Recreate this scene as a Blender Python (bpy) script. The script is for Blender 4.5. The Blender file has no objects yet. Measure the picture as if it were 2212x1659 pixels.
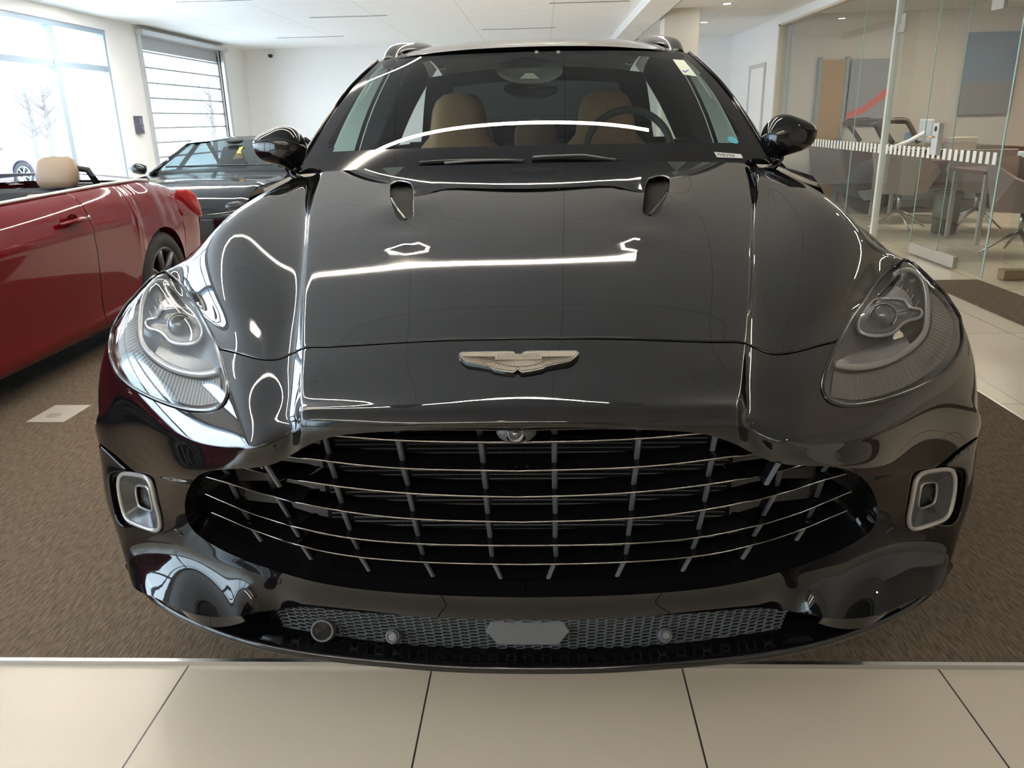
import bpy, bmesh, math, random
import numpy as np
from mathutils import Vector, Matrix
from mathutils.geometry import delaunay_2d_cdt
random.seed(4)
PI = math.pi
SC = bpy.context.scene
COL = SC.collection
# ---------------------------------------------------------------- camera
CF, CP, CY, CR, CX, CH = 1714.0, .32215, -.0439148, .0235127, .0435118, 1.34
def cam_rows():
    fwd = np.array([math.sin(CY)*math.cos(CP), math.cos(CY)*math.cos(CP), -math.sin(CP)])
    right = np.array([math.cos(CY), -math.sin(CY), 0.])
    down = np.cross(fwd, right)
    c, s = math.cos(CR), math.sin(CR)
    return np.stack([c*right+s*down, -s*right+c*down, fwd])
CM = cam_rows(); C0 = np.array([CX, 0, CH])
def U(x, y, Y=None, X=None, Z=None):
    """measured photo point -> place in the room, at a known distance, side offset or height"""
    d = CM.T @ np.array([(x-1106)/CF, (y-829.5)/CF, 1.])
    t = Y/d[1] if Y is not None else ((X-CX)/d[0] if X is not None else (Z-CH)/d[2])
    return C0+t*d
def proj(P):
    v = (np.asarray(P)-C0) @ CM.T
    return np.stack([1106+CF*v[..., 0]/v[..., 2], 829.5+CF*v[..., 1]/v[..., 2]], -1)
cd = bpy.data.cameras.new('camera'); cam = bpy.data.objects.new('camera', cd); COL.objects.link(cam)
cd.sensor_fit = 'HORIZONTAL'; cd.sensor_width = 36; cd.lens = CF/2212*36; cd.clip_start = .05; cd.clip_end = 400
M = Matrix.Identity(4)
for i in range(3):
    M[i][0] = CM[0][i]; M[i][1] = -CM[1][i]; M[i][2] = -CM[2][i]; M[i][3] = C0[i]
cam.matrix_world = M
SC.camera = cam
# ---------------------------------------------------------------- materials
MATS = {}
def mat(name, col=(.8, .8, .8), rough=.5, metal=0, spec=.5, **k):
    if name in MATS: return MATS[name]
    m = bpy.data.materials.new(name); m.use_nodes = True; MATS[name] = m
    b = m.node_tree.nodes['Principled BSDF']
    b.inputs['Base Color'].default_value = (*col, 1); b.inputs['Roughness'].default_value = rough
    b.inputs['Metallic'].default_value = metal; b.inputs['Specular IOR Level'].default_value = spec
    for a, v in k.items():
        b.inputs[a].default_value = v
    return m
def nd(m, t, **k):
    n = m.node_tree.nodes.new(t)
    for a, v in k.items(): setattr(n, a, v)
    return n
def lk(m, a, b): m.node_tree.links.new(a, b)
def glass(name, tint=(1, 1, 1), ior=1.5, rough=0.0, extra=0.0):
    if name in MATS: return MATS[name]
    m = bpy.data.materials.new(name); m.use_nodes = True; MATS[name] = m
    nt = m.node_tree; nt.nodes.clear()
    o = nd(m, 'ShaderNodeOutputMaterial'); t = nd(m, 'ShaderNodeBsdfTransparent'); g = nd(m, 'ShaderNodeBsdfGlossy')
    f = nd(m, 'ShaderNodeLayerWeight'); mx = nd(m, 'ShaderNodeMixShader'); f.inputs[0].default_value = .5
    t.inputs[0].default_value = (*tint, 1); g.inputs['Roughness'].default_value = rough
    p = nd(m, 'ShaderNodeMath', operation='POWER'); p.inputs[1].default_value = 5; lk(m, f.outputs['Facing'], p.inputs[0])
    f0 = ((ior-1)/(ior+1))**2; q = nd(m, 'ShaderNodeMath', operation='MULTIPLY_ADD'); q.inputs[1].default_value = 1-f0; q.inputs[2].default_value = f0+extra
    lk(m, p.outputs[0], q.inputs[0]); lk(m, q.outputs[0], mx.inputs[0])
    lk(m, t.outputs[0], mx.inputs[1]); lk(m, g.outputs[0], mx.inputs[2]); lk(m, mx.outputs[0], o.inputs[0])
    return m
def emis(name, col, s):
    if name in MATS: return MATS[name]
    m = bpy.data.materials.new(name); m.use_nodes = True; MATS[name] = m
    nt = m.node_tree; nt.nodes.clear()
    o = nd(m, 'ShaderNodeOutputMaterial'); e = nd(m, 'ShaderNodeEmission')
    e.inputs[0].default_value = (*col, 1); e.inputs[1].default_value = s; lk(m, e.outputs[0], o.inputs[0])
    return m
# ---------------------------------------------------------------- objects
def link(o, parent=None):
    COL.objects.link(o)
    if parent is not None: o.parent = parent
    return o
def tag(o, label=None, cat=None, group=None, kind=None):
    if label: o['label'] = label
    if cat: o['category'] = cat
    if group: o['group'] = group
    if kind: o['kind'] = kind
    return o
def empty(name, loc=(0, 0, 0), rz=0, label=None, cat=None, group=None):
    o = bpy.data.objects.new(name, None); o.location = loc; o.rotation_euler[2] = rz; o.empty_display_size = .1
    COL.objects.link(o); return tag(o, label, cat, group)
def copy_tree(o, parent=None):
    c = o.copy(); COL.objects.link(c)
    if parent is not None: c.parent = parent
    for ch in list(o.children): copy_tree(ch, c)
    return c
def mesh(name, V, F, m, parent=None, smooth=False, normals=None, mi=None):
    me = bpy.data.meshes.new(name)
    me.from_pydata([tuple(map(float, v)) for v in V], [], F)
    for x in (m if isinstance(m, (list, tuple)) else [m]): me.materials.append(x)
    if mi is not None: me.polygons.foreach_set('material_index', mi)
    if smooth: me.polygons.foreach_set('use_smooth', [True]*len(F))
    me.update()
    if normals is not None: me.normals_split_custom_set_from_vertices([tuple(map(float, n)) for n in normals])
    return link(bpy.data.objects.new(name, me), parent)
class MB:
    """collects shapes that make ONE part"""
    def __init__(s): s.V = []; s.F = []; s.mi = []; s.k = 0
    def add(s, V, F):
        n = len(s.V); s.V += [tuple(map(float, v)) for v in V]; s.F += [tuple(i+n for i in f) for f in F]; s.mi += [s.k]*len(F); return s
    def box(s, a, b, rz=0, c=None):
        V = [(x, y, z) for z in (a[2], b[2]) for y in (a[1], b[1]) for x in (a[0], b[0])]
        if rz:
            c = c or ((a[0]+b[0])/2, (a[1]+b[1])/2)
            V = [(c[0]+(x-c[0])*math.cos(rz)-(y-c[1])*math.sin(rz), c[1]+(x-c[0])*math.sin(rz)+(y-c[1])*math.cos(rz), z) for x, y, z in V]
        return s.add(V, [(0, 2, 3, 1), (4, 5, 7, 6), (0, 1, 5, 4), (2, 6, 7, 3), (0, 4, 6, 2), (1, 3, 7, 5)])
    def tube(s, pts, r, n=10, cap=True, closed=False, flat=1.0, up=None):
        P = [Vector(map(float, p)) for p in pts]; N = len(P); R = r if isinstance(r, (list, tuple)) else [r]*N
        V = []; pu = None
        for i in range(N):
            if closed: t = P[(i+1) % N]-P[i-1]
            else: t = P[min(i+1, N-1)]-P[max(i-1, 0)]
            t = t.normalized() if t.length > 1e-9 else Vector((0, 0, 1))
            if up is not None: a = t.cross(Vector(up))
            elif pu is None: a = t.cross(Vector((0, 0, 1))) if abs(t.z) < .9 else t.cross(Vector((1, 0, 0)))
            else: a = pu-t*pu.dot(t)
            if a.length < 1e-6: a = t.cross(Vector((.3, .5, .8)))
            a.normalize(); b = t.cross(a); pu = a
            for k in range(n):
                th = 2*PI*k/n; V.append(P[i]+a*(R[i]*math.cos(th))+b*(R[i]*flat*math.sin(th)))
        F = []
        for i in range(N if closed else N-1):
            j = (i+1) % N
            for k in range(n): F.append((i*n+k, i*n+(k+1) % n, j*n+(k+1) % n, j*n+k))
        if cap and not closed: F += [tuple(range(n-1, -1, -1)), tuple((N-1)*n+k for k in range(n))]
        return s.add(V, F)
    def grid(s, G, closed_u=False, flip=False):
        nv = len(G); nu = len(G[0]); F = []
        for i in range(nv-1):
            for j in range(nu if closed_u else nu-1):
                k = (j+1) % nu; f = (i*nu+j, i*nu+k, (i+1)*nu+k, (i+1)*nu+j); F.append(f[::-1] if flip else f)
        return s.add([p for r in G for p in r], F)
    def lathe(s, prof, o=(0, 0, 0), ax=(0, 0, 1), n=32, sy=1.0):
        """prof: (radius, height) along axis ax"""
        ax = Vector(ax).normalized(); a = ax.cross(Vector((0, 0, 1))) if abs(ax.z) < .9 else Vector((1, 0, 0)); a.normalize(); b = ax.cross(a); o = Vector(o)
        G = [[o+ax*h+(a*math.cos(2*PI*k/n)+b*math.sin(2*PI*k/n)*sy)*r for k in range(n)] for r, h in prof]
        return s.grid(G, True)
    def prism(s, poly, o, ax, ay, n, d):
        """2-D outline extruded by d along n; o+x*ax+y*ay"""
        o, ax, ay, n = map(np.array, (o, ax, ay, n)); N = len(poly)
        A = [o+x*ax+y*ay for x, y in poly]; B = [p+n*d for p in A]
        return s.add(A+B, [tuple(range(N))[::-1], tuple(range(N, 2*N))]+[(i, (i+1) % N, N+(i+1) % N, N+i) for i in range(N)])
    def build(s, name, m, parent=None, smooth=False, bevel=0, sub=0, angle=None, seg=2):
        o = mesh(name, s.V, s.F, m, parent, smooth, mi=s.mi)
        if bevel:
            b = o.modifiers.new('b', 'BEVEL'); b.width = bevel; b.segments = seg; b.limit_method = 'ANGLE'; b.angle_limit = math.radians(35); b.harden_normals = False
        if sub:
            b = o.modifiers.new('s', 'SUBSURF'); b.levels = b.render_levels = sub
        if angle is not None:
            o.data.polygons.foreach_set('use_smooth', [True]*len(o.data.polygons)); o.data.set_sharp_from_angle(angle=math.radians(angle))
        return o
def mirror_x(o, name=None):
    """the same part on the other flank of the car (a mesh of its own)"""
    me = o.data.copy(); V = np.empty(len(me.vertices)*3); me.vertices.foreach_get('co', V); V = V.reshape(-1, 3)
    has = me.has_custom_normals
    F = [tuple(reversed(p.vertices)) for p in me.polygons]; V = V*np.array([-1, 1, 1])
    N = None
    if has:
        N = [None]*len(V)
        for l in me.loops: N[l.vertex_index] = me.corner_normals[l.index].vector.copy()
        N = [(-n.x, n.y, n.z) if n is not None else (0, 0, 1) for n in N]
    c = mesh(name or o.name.split('.')[0], V, F, list(me.materials), o.parent, me.polygons[0].use_smooth, N, [p.material_index for p in me.polygons])
    for md in o.modifiers:
        n = c.modifiers.new(md.name, md.type)
        for a in ('width', 'segments', 'limit_method', 'angle_limit', 'levels', 'render_levels', 'thickness', 'offset'):
            if hasattr(md, a):
                try: setattr(n, a, getattr(md, a))
                except Exception: pass
    for ch in o.children:
        k = mirror_x(ch); k.parent = c
    if 'label' in o: c['label'] = o['label']
    return c
def natspline(t, Y, x):
    """natural cubic spline through Y (n,k) at t (n,), evaluated at x"""
    t = np.asarray(t, float); Y = np.asarray(Y, float); n = len(t)
    if n == 2:
        w = ((x-t[0])/(t[1]-t[0]))[:, None]; return Y[0]*(1-w)+Y[1]*w
    h = np.diff(t); A = np.zeros((n, n)); B = np.zeros((n,)+Y.shape[1:]); A[0, 0] = A[-1, -1] = 1
    for i in range(1, n-1):
        A[i, i-1] = h[i-1]; A[i, i] = 2*(h[i-1]+h[i]); A[i, i+1] = h[i]
        B[i] = 6*((Y[i+1]-Y[i])/h[i]-(Y[i]-Y[i-1])/h[i-1])
    m2 = np.linalg.solve(A, B.reshape(n, -1)).reshape(B.shape)
    k = np.clip(np.searchsorted(t, x, side='right')-1, 0, n-2); a = (t[k+1]-x)/h[k]; b = 1-a
    e = (slice(None),)+(None,)*(Y.ndim-1)
    a, b, hh = a[e], b[e], h[k][e]
    return a*Y[k]+b*Y[k+1]+((a**3-a)*m2[k]+(b**3-b)*m2[k+1])*hh*hh/6
def curve(pts, n, closed=False):
    P = np.array(pts, float)
    if closed: P = np.vstack([P[-3:], P, P[:4]])
    d = np.r_[0, np.cumsum(np.sqrt(np.linalg.norm(np.diff(P, axis=0), axis=1))+1e-9)]
    if closed:
        x = np.linspace(d[3], d[-4], n, endpoint=False)
    else: x = np.linspace(0, d[-1], n)
    return natspline(d, P, x)
# ================================================================ room
RZ = math.radians(-.0)
XL, XR, YB, YF, ZC = -5.7, 3.62, 16.3, -7.0, 2.72
white = mat('wall_paint', (.89, .88, .86), .6)
ceil_m = mat('ceiling_tile', (.86, .86, .85), .8)
def joints(m, sx, sy, ox, oy, w, dark, base, depth=.3):
    """thin joint grid from object coordinates"""
    b = m.node_tree.nodes['Principled BSDF']; tc = nd(m, 'ShaderNodeTexCoord'); sp = nd(m, 'ShaderNodeSeparateXYZ'); lk(m, tc.outputs['Object'], sp.inputs[0])
    outs = []
    for i, (s, o) in enumerate(((sx, ox), (sy, oy))):
        a = nd(m, 'ShaderNodeMath', operation='SUBTRACT'); a.inputs[1].default_value = o-s*100; lk(m, sp.outputs[i], a.inputs[0])
        d = nd(m, 'ShaderNodeMath', operation='MODULO'); d.inputs[1].default_value = s; lk(m, a.outputs[0], d.inputs[0])
        c = nd(m, 'ShaderNodeMath', operation='LESS_THAN'); c.inputs[1].default_value = w; lk(m, d.outputs[0], c.inputs[0]); outs.append(c)
    mx = nd(m, 'ShaderNodeMath', operation='MAXIMUM'); lk(m, outs[0].outputs[0], mx.inputs[0]); lk(m, outs[1].outputs[0], mx.inputs[1])
    mc = nd(m, 'ShaderNodeMix', data_type='RGBA'); mc.inputs[6].default_value = (*base, 1); mc.inputs[7].default_value = (*dark, 1)
    lk(m, mx.outputs[0], mc.inputs[0]); lk(m, mc.outputs[2], b.inputs['Base Color'])
    return mc
joints(ceil_m, 1.22, .61, .2, .1, .006, (.55, .55, .54), (.92, .92, .91))
tile_m = mat('porcelain_tile', rough=.24)
joints(tile_m, .6475, 1.295, -.908, 1.08, .0045, (.04, .038, .035), (.54, .475, .385))
carpet_m = mat('carpet_tile', rough=.95, spec=.1)
def carpet_nodes(m, c1, c2):
    b = m.node_tree.nodes['Principled BSDF']; tc = nd(m, 'ShaderNodeTexCoord'); mp = nd(m, 'ShaderNodeMapping'); mp.inputs['Rotation'].default_value = (0, 0, .55); mp.inputs['Scale'].default_value = (1, .16, 1)
    n1 = nd(m, 'ShaderNodeTexNoise'); n1.inputs['Scale'].default_value = 150; n1.inputs['Detail'].default_value = 3
    n2 = nd(m, 'ShaderNodeTexNoise'); n2.inputs['Scale'].default_value = 420; n3 = nd(m, 'ShaderNodeTexNoise'); n3.inputs['Scale'].default_value = 1.2
    lk(m, tc.outputs['Object'], mp.inputs[0]); lk(m, mp.outputs[0], n1.inputs[0]); lk(m, tc.outputs['Object'], n2.inputs[0]); lk(m, tc.outputs['Object'], n3.inputs[0])
    ad = nd(m, 'ShaderNodeMath', operation='ADD'); lk(m, n1.outputs[0], ad.inputs[0]); lk(m, n2.outputs[0], ad.inputs[1])
    cr = nd(m, 'ShaderNodeMapRange'); cr.inputs[1].default_value = .72; cr.inputs[2].default_value = 1.28; lk(m, ad.outputs[0], cr.inputs[0])
    mc = nd(m, 'ShaderNodeMix', data_type='RGBA'); mc.inputs[6].default_value = (*c1, 1); mc.inputs[7].default_value = (*c2, 1); lk(m, cr.outputs[0], mc.inputs[0])
    lk(m, mc.outputs[2], b.inputs['Base Color'])
    bp = nd(m, 'ShaderNodeBump'); bp.inputs['Strength'].default_value = .5; bp.inputs['Distance'].default_value = .004; lk(m, ad.outputs[0], bp.inputs['Height']); lk(m, bp.outputs[0], b.inputs['Normal'])
carpet_nodes(carpet_m, (.060, .044, .031), (.205, .160, .120))
def st(o): o['kind'] = 'structure'; return o
def slab(name, a, b, m): return st(MB().box(a, b).build(name, m))
slab('floor', (XL-.3, YF-.2, -.1), (14, YB+.2, -.012), tile_m)
# carpet laid on both sides of the tiled aisle
cm = MB().box((XL, 1.735, -.012), (2.2, 6.6, 0.0)); cm.build('floor_carpet', carpet_m)['kind'] = 'structure'  # carpet stops short so the unseen pale tile beyond bounces light to the ceiling
fm = MB().box((XL, 1.722, -.012), (2.215, 1.735, .001)).box((2.2, 1.735, -.012), (2.21, YB, .001)); st(fm.build('trim_1', mat('trim_metal', (.6, .6, .6), .3, 1)))
mb = MB().box((3.16, 2.0, -.012), (3.62, 6.62, .0)); st(mb.build('floor_mat', carpet_m))
slab('ceiling', (XL-.3, YF-.2, ZC), (14, YB+.2, ZC+.2), ceil_m)
slab('wall_back', (XL-.3, YB, -.1), (XR+.2, YB+.2, ZC), white)
slab('wall_front', (XL-.3, YF-.2, -.1), (14, YF, ZC), mat('dark_wall', (.30, .27, .24), .7))
# flank wall with glazing : opening list (y0,y1,z0,z1)
ops = [(-4.5, 4.9, .1, 2.50), (5.3, 11.2, .1, 2.57), (12.1, 15.1, 0, 2.60)]
mb = MB(); y = YF
for a, b, z0, z1 in ops:
    mb.box((XL-.25, y, -.1), (XL, a, ZC)); mb.box((XL-.25, a, -.1), (XL, b, z0)); mb.box((XL-.25, a, z1), (XL, b, ZC)); y = b
mb.box((XL-.25, y, -.1), (XL, YB, ZC)); st(mb.build('wall_left', white))
alu = mat('window_aluminium', (.34, .43, .52), .4, .1)
gl = glass('window_glass', (.96, .98, .98))
def window(n, y0, y1, z0, z1, mull, trans):
    m = MB(); w = .10
    for a in mull: m.box((XL-.118, a-w/2, z0+.06), (XL-.022, a+w/2, z1-.06))
    m.box((XL-.12, y0, z1-.06), (XL-.02, y1, z1)); m.box((XL-.12, y0, z0), (XL-.02, y1, z0+.06))
    for a, b in ((y0, y0+.05), (y1-.05, y1)): m.box((XL-.116, a, z0+.06), (XL-.024, b, z1-.06))
    for t in trans: m.box((XL-.11, y0, t-.035), (XL-.03, y1, t+.035))
    f = st(m.build('window_%d' % n, alu)); g = MB().box((XL-.08, y0, z0), (XL-.072, y1, z1)).build('pane', gl, f)
window(1, 5.3, 11.2, .1, 2.57, (6.4, 8.15, 9.96), (2.09,))
window(2, -4.5, 4.9, .1, 2.50, (-2.6, -.7, 1.2, 3.1), (2.09,))
# sectional door with clear panels
m = MB()
for k in range(12):
    z = .06+k*.212; m.box((XL-.10, 12.12, z-.012), (XL-.05, 15.08, z+.012))
for a in (12.12, 15.08): m.box((XL-.10, a-.03, 0), (XL-.05, a+.03, 2.52))
m.box((XL-.10, 12.1, 2.42), (XL-.05, 15.1, 2.60))
dr = st(m.build('door_1', mat('door_rail', (.45, .46, .48), .4, .6)))
MB().box((XL-.08, 12.1, 0), (XL-.07, 15.1, 2.55)).build('pane', gl, dr)
m = MB().box((XL-.02, 12.02, 0), (XL+.03, 12.10, 2.66)).box((XL-.02, 15.1, 0), (XL+.05, 15.2, 2.66)).box((XL+.0, 12.0, 2.60), (XL+.12, 15.2, 2.66))
m.build('door_track', mat('galv', (.62, .64, .66), .35, .8), dr)
# lamps : recessed linear lamps over the floor (all but the far ones are out of the picture)
led = emis('led_diffuser', (1, .90, .74), 76)
led2 = emis('led_diffuser_bright', (1, .93, .84), 165)
def linear_lamp(x0, x1, y, w=.06, label=None):
    t = empty('linear_ceiling_lamp', ((x0+x1)/2, y, ZC), 0, label, 'ceiling lamp', 'linear lamps in the ceiling')
    l = (x1-x0)/2
    MB().box((-l, -w/2, -.004), (l, w/2, -.001)).build('diffuser', led2 if y > 8 else led, t)
    MB().box((-l-.02, -w/2-.012, -.003), (-l, w/2+.012, 0)).box((l, -w/2-.012, -.003), (l+.02, w/2+.012, 0)).box((-l, -w/2-.012, -.003), (l, -w/2, 0)).box((-l, w/2, -.003), (l, w/2+.012, 0)).build('frame', mat('lamp_frame', (.7, .7, .7), .4), t)
linear_lamp(-5.2, -1.6, 9.9, .05, 'added linear lamp over the coupe bonnet, brightening the far end of the room')  # added lamp, out of view, to brighten the far ceiling and walls
for y, lb in ((-4.6, "linear lamp in the ceiling near the dark rear wall"), (-1.9, "linear lamp in the ceiling behind the camera"), (3.7, "linear lamp in the ceiling over the black car windscreen"), (4.9, "linear lamp in the ceiling over the black car roof"), (8.2, "linear lamp in the ceiling behind the black car")): linear_lamp(-4.2, .80, y, .029 if y > 3 else .06, lb)
# daylight
W = bpy.data.worlds.new('sky'); SC.world = W; W.use_nodes = True
bg = W.node_tree.nodes['Background']; bg.inputs[0].default_value = (.70, .85, 1, 1); bg.inputs[1].default_value = 6.0
def portal(y0, y1, z0, z1, x=XL-.3):
    l = bpy.data.lights.new('daylight', 'AREA'); l.shape = 'RECTANGLE'; l.size = z1-z0; l.size_y = y1-y0; l.cycles.is_portal = True
    o = bpy.data.objects.new('daylight', l); COL.objects.link(o); o.location = (x, (y0+y1)/2, (z0+z1)/2); o.rotation_euler = (0, -PI/2, 0)
for a in ops: portal(*a)
vs = SC.view_settings; vs.view_transform = 'Standard'; vs.look = 'None'; vs.exposure = .85; vs.gamma = 1
cy = SC.cycles; cy.use_denoising = True; cy.max_bounces = 10; cy.transparent_max_bounces = 16; cy.diffuse_bounces = 5; cy.glossy_bounces = 5; cy.sample_clamp_indirect = 6; cy.caustics_reflective = False
# ================================================================ skin of the big car: one master surface, cut into panels
def px(x, y, Y): return tuple(U(x, y, Y=Y))
NODES = [
 # r0 cowl
 [px(1150,350,2.82), px(900,357,2.82), px(700,368,2.84), px(672,378,2.85), px(640,383,2.85), (-.90,2.8,1.125), (-.975,2.8,1.04), (-1.035,2.8,.95), (-1.07,2.8,.76), (-1.06,2.8,.45)],
 [px(1143,404,2.45), px(905,410,2.45), px(673,434,2.45), px(645,447,2.45), (-.81,2.45,1.122), (-.90,2.45,1.085), (-.975,2.45,1.025), (-1.05,2.45,.945), (-1.095,2.45,.76), (-1.09,2.45,.45)],
 [px(1137,482,2.10), px(905,490,2.10), px(664,516,2.10), px(634,529,2.10), (-.76,2.12,1.068), (-.895,2.15,1.026), (-.975,2.2,.98), (-1.055,2.25,.915), (-1.10,2.25,.76), (-1.10,2.25,.45)],
 [px(1131,597,1.76), px(905,604,1.765), px(658,626,1.79), px(624,640,1.80), px(520,636,1.83), px(420,650,1.88), px(352,610,2.0), px(300,640,2.03), (-1.105,2.08,.76), (-1.105,2.1,.45)],
 # r4 shut line
 [px(1127,731,1.46), px(905,736,1.465), px(655,750,1.50), px(618,773,1.51), px(565,777,1.535), px(490,757,1.585), px(385,720,1.71), px(258,700,1.87), px(212,820,1.90), (-1.105,2.03,.45)],
 [px(1127,800,1.375), px(905,806,1.38), px(654,815,1.42), px(614,842,1.44), px(560,850,1.465), px(498,838,1.52), px(390,808,1.635), px(248,775,1.80), px(207,870,1.86), (-1.105,2.0,.43)],
 [px(1125,862,1.325), px(905,867,1.33), px(653,872,1.372), px(616,903,1.40), px(562,915,1.43), px(502,912,1.475), px(390,885,1.575), px(252,838,1.745), px(205,905,1.84), (-1.10,1.98,.41)],
 # r7 crest / brow
 [px(1124,896,1.304), px(903,900,1.309), px(652,905,1.353), px(624,937,1.385), px(572,960,1.415), px(507,967,1.457), px(392,946,1.545), px(268,896,1.69), px(205,928,1.825), (-1.10,1.98,.40)],
 [px(1122,913,1.304), px(900,918,1.309), px(652,934,1.357), px(616,957,1.388), px(567,975,1.425), px(498,982,1.47), px(386,962,1.56), px(272,925,1.71), px(208,958,1.815), (-1.10,1.97,.39)],
 # r9 top edge of the grille mouth
 [px(1121,931,1.318), px(900,933,1.323), px(652,970,1.367), px(603,998,1.40), px(545,1012,1.445), px(463,1018,1.495), px(372,1008,1.575), px(284,988,1.71), px(213,992,1.81), (-1.10,1.97,.38)],
 [px(1125,1010,1.345), px(895,1016,1.352), px(645,1052,1.39), px(590,1060,1.42), px(530,1060,1.46), px(448,1050,1.51), px(368,1038,1.585), px(288,1025,1.695), px(218,1032,1.80), (-1.10,1.96,.36)],
 [px(1130,1100,1.37), px(890,1110,1.378), px(640,1130,1.42), px(580,1125,1.445), px(520,1118,1.48), px(438,1092,1.53), px(366,1078,1.60), px(291,1066,1.69), px(225,1080,1.79), (-1.09,1.95,.34)],
 [px(1135,1200,1.395), px(885,1205,1.403), px(640,1195,1.445), px(575,1178,1.47), px(515,1160,1.50), px(444,1136,1.545), px(372,1118,1.605), px(298,1112,1.69), px(242,1132,1.78), (-1.08,1.95,.32)],
 # r13 bottom edge of the mouth
 [px(1138,1291,1.415), px(885,1281,1.423), px(660,1254,1.462), px(590,1232,1.49), px(530,1212,1.515), px(460,1180,1.55), px(384,1158,1.605), px(308,1158,1.68), px(255,1172,1.77), (-1.07,1.95,.30)],
 [px(1140,1315,1.43), px(885,1306,1.438), px(655,1285,1.478), px(592,1266,1.505), px(538,1245,1.525), px(474,1217,1.545), px(394,1190,1.585), px(314,1184,1.66), px(262,1196,1.76), (-1.06,1.95,.27)],
 # r15 lower edge above the mesh
 [px(1143,1339,1.445), px(885,1330,1.455), px(650,1310,1.50), px(600,1316,1.53), px(545,1326,1.55), px(498,1333,1.575), px(420,1327,1.62), px(338,1292,1.69), px(284,1258,1.77), (-1.05,1.95,.22)],
]
# forward reach of the nose: the mouth leans back towards the chin; the effect fades out towards the flanks
def slope_y(pxy, prev, t):
    """distance at which the sight line through a photo point meets a face falling towards the camera with slope t"""
    d = CM.T @ np.array([(pxy[0]-1106)/CF, (pxy[1]-829.5)/CF, 1.]); k = d[2]/d[1]
    return (prev[2]-CH-t*prev[1])/(k-t)
SL0 = [.140, .152, .160, .158, .138, .118, .29, 1.2]
cpx = [(1143, 404), (1137, 482), (1131, 597), (1127, 731), (1127, 800), (1125, 862), (1124, 896), (1122, 913)]
NOSE_Y = [2.82]; pv = U(1150, 350, Y=2.82)
for q_, t_ in zip(cpx, SL0):
    y_ = slope_y(q_, pv, t_); NOSE_Y.append(y_); pv = U(*q_, Y=y_)
y9 = NOSE_Y[-1]+.014
NOSE_Y += [y9, y9+.053, y9+.118, y9+.188, 1.405, 1.42, 1.435]
WCOL = [1, 1, 1, .92, .78, .5, .25, .08, 0, 0]
for i_, row_ in enumerate(NODES):
    dl = NOSE_Y[i_]-row_[0][1]
    for j_ in range(1, 8):
        p_ = np.array(row_[j_]); d_ = (p_-C0); f_ = (p_[1]+dl*WCOL[j_])/p_[1]; row_[j_] = tuple(C0+d_*f_)
    p_ = np.array(row_[0]); row_[0] = tuple(C0+(p_-C0)*NOSE_Y[i_]/p_[1])
# flatter wings above the brow: rebuild rows 5..7 of the wing columns with chosen slopes, then tuck under
SLW = {3: (.175, .19, .26), 4: (.180, .185, .24), 5: (.215, .235, .30), 6: (.25, .275, .34), 7: (.48, .55, .72)}
def reY(i, j, Y):
    p = np.array(NODES[i][j]); NODES[i][j] = tuple(C0+(p-C0)*(Y-0)/(p[1]))
for j_, ts in {3: (.155, .168, .175), 4: (.150, .215, .205), 5: (.170, .250, .205)}.items():
    for n_, t_ in enumerate(ts):
        i_ = 2+n_; q_ = proj(np.array(NODES[i_][j_])); reY(i_, j_, slope_y(q_, NODES[i_-1][j_], t_))
for j_, ts in SLW.items():
    for n_, t_ in enumerate(ts):
        i_ = 5+n_; q_ = proj(np.array(NODES[i_][j_])); Y_ = slope_y(q_, NODES[i_-1][j_], t_)
        old = NODES[i_][j_][1]; reY(i_, j_, min(Y_, old+.02))
    if j_ == 7:      # the column beside the lamp follows its neighbours smoothly
        for i_ in range(3, 8):
            X_ = [proj(np.array(NODES[i_][c]))[0] for c in (3, 4, 5, 6, 7)]; D_ = [1/NODES[i_][c][1] for c in (3, 4, 6, 7)]; xs_ = [X_[0], X_[1], X_[3], X_[4]]
            val = sum(D_[a]*np.prod([(X_[2]-xs_[b])/(xs_[a]-xs_[b]) for b in range(4) if b != a]) for a in range(4))
            lin_ = np.interp(X_[2], [xs_[2], xs_[1]], [D_[2], D_[1]]); reY(i_, 5, 1/(.7*val+.3*lin_))
for j_ in SLW:
    yb = NODES[7][j_][1]; k_ = {3: 1, 4: 1, 5: 1, 6: 1.1, 7: 1.2}[j_]
    reY(8, j_, yb+.006*k_); reY(9, j_, yb+.030*k_)
    y9_ = NODES[9][j_][1]; y13 = NODES[13][j_][1]
    for i_, w_ in ((10, .25), (11, .50), (12, .76)): reY(i_, j_, y9_*(1-w_)+y13*w_)
for j_, d14, d15 in ((4, .005, -.035), (5, .02, -.10), (6, .03, -.155), (7, .03, -.15), (8, .0, -.09)):
    reY(14, j_, NODES[13][j_][1]+d14); reY(15, j_, NODES[14][j_][1]+d15)
for n_, t_ in enumerate((.156, .130, .115, .26)):
    i_ = 4+n_; reY(i_, 2, slope_y(proj(np.array(NODES[i_][2])), NODES[i_-1][2], t_))
for i_, d_ in ((8, -.003), (9, .010)): reY(i_, 2, NODES[7][2][1]+d_)
for i_ in range(16):      # quarter column: one smooth crown between the middle and the crease
    x0_, x1_, x2_ = (proj(np.array(NODES[i_][c]))[0] for c in (0, 1, 2)); q_ = ((x1_-x0_)/(x2_-x0_))**2
    reY(i_, 1, 1/(1/NODES[i_][0][1]*(1-q_)+q_/NODES[i_][2][1]))
ND = np.array(NODES); ND[:, 0, 0] = 0
NR, NC = ND.shape[:2]
def knots(A):          # A (n, m, 3): average chord along axis 0, normalised per unit index
    d = np.linalg.norm(np.diff(A, axis=0), axis=2); d = d.mean(1); return np.r_[0, np.cumsum(np.maximum(d, .012))]
KU = knots(ND.transpose(1, 0, 2)); KV = knots(ND)
CR_I = 2
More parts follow.
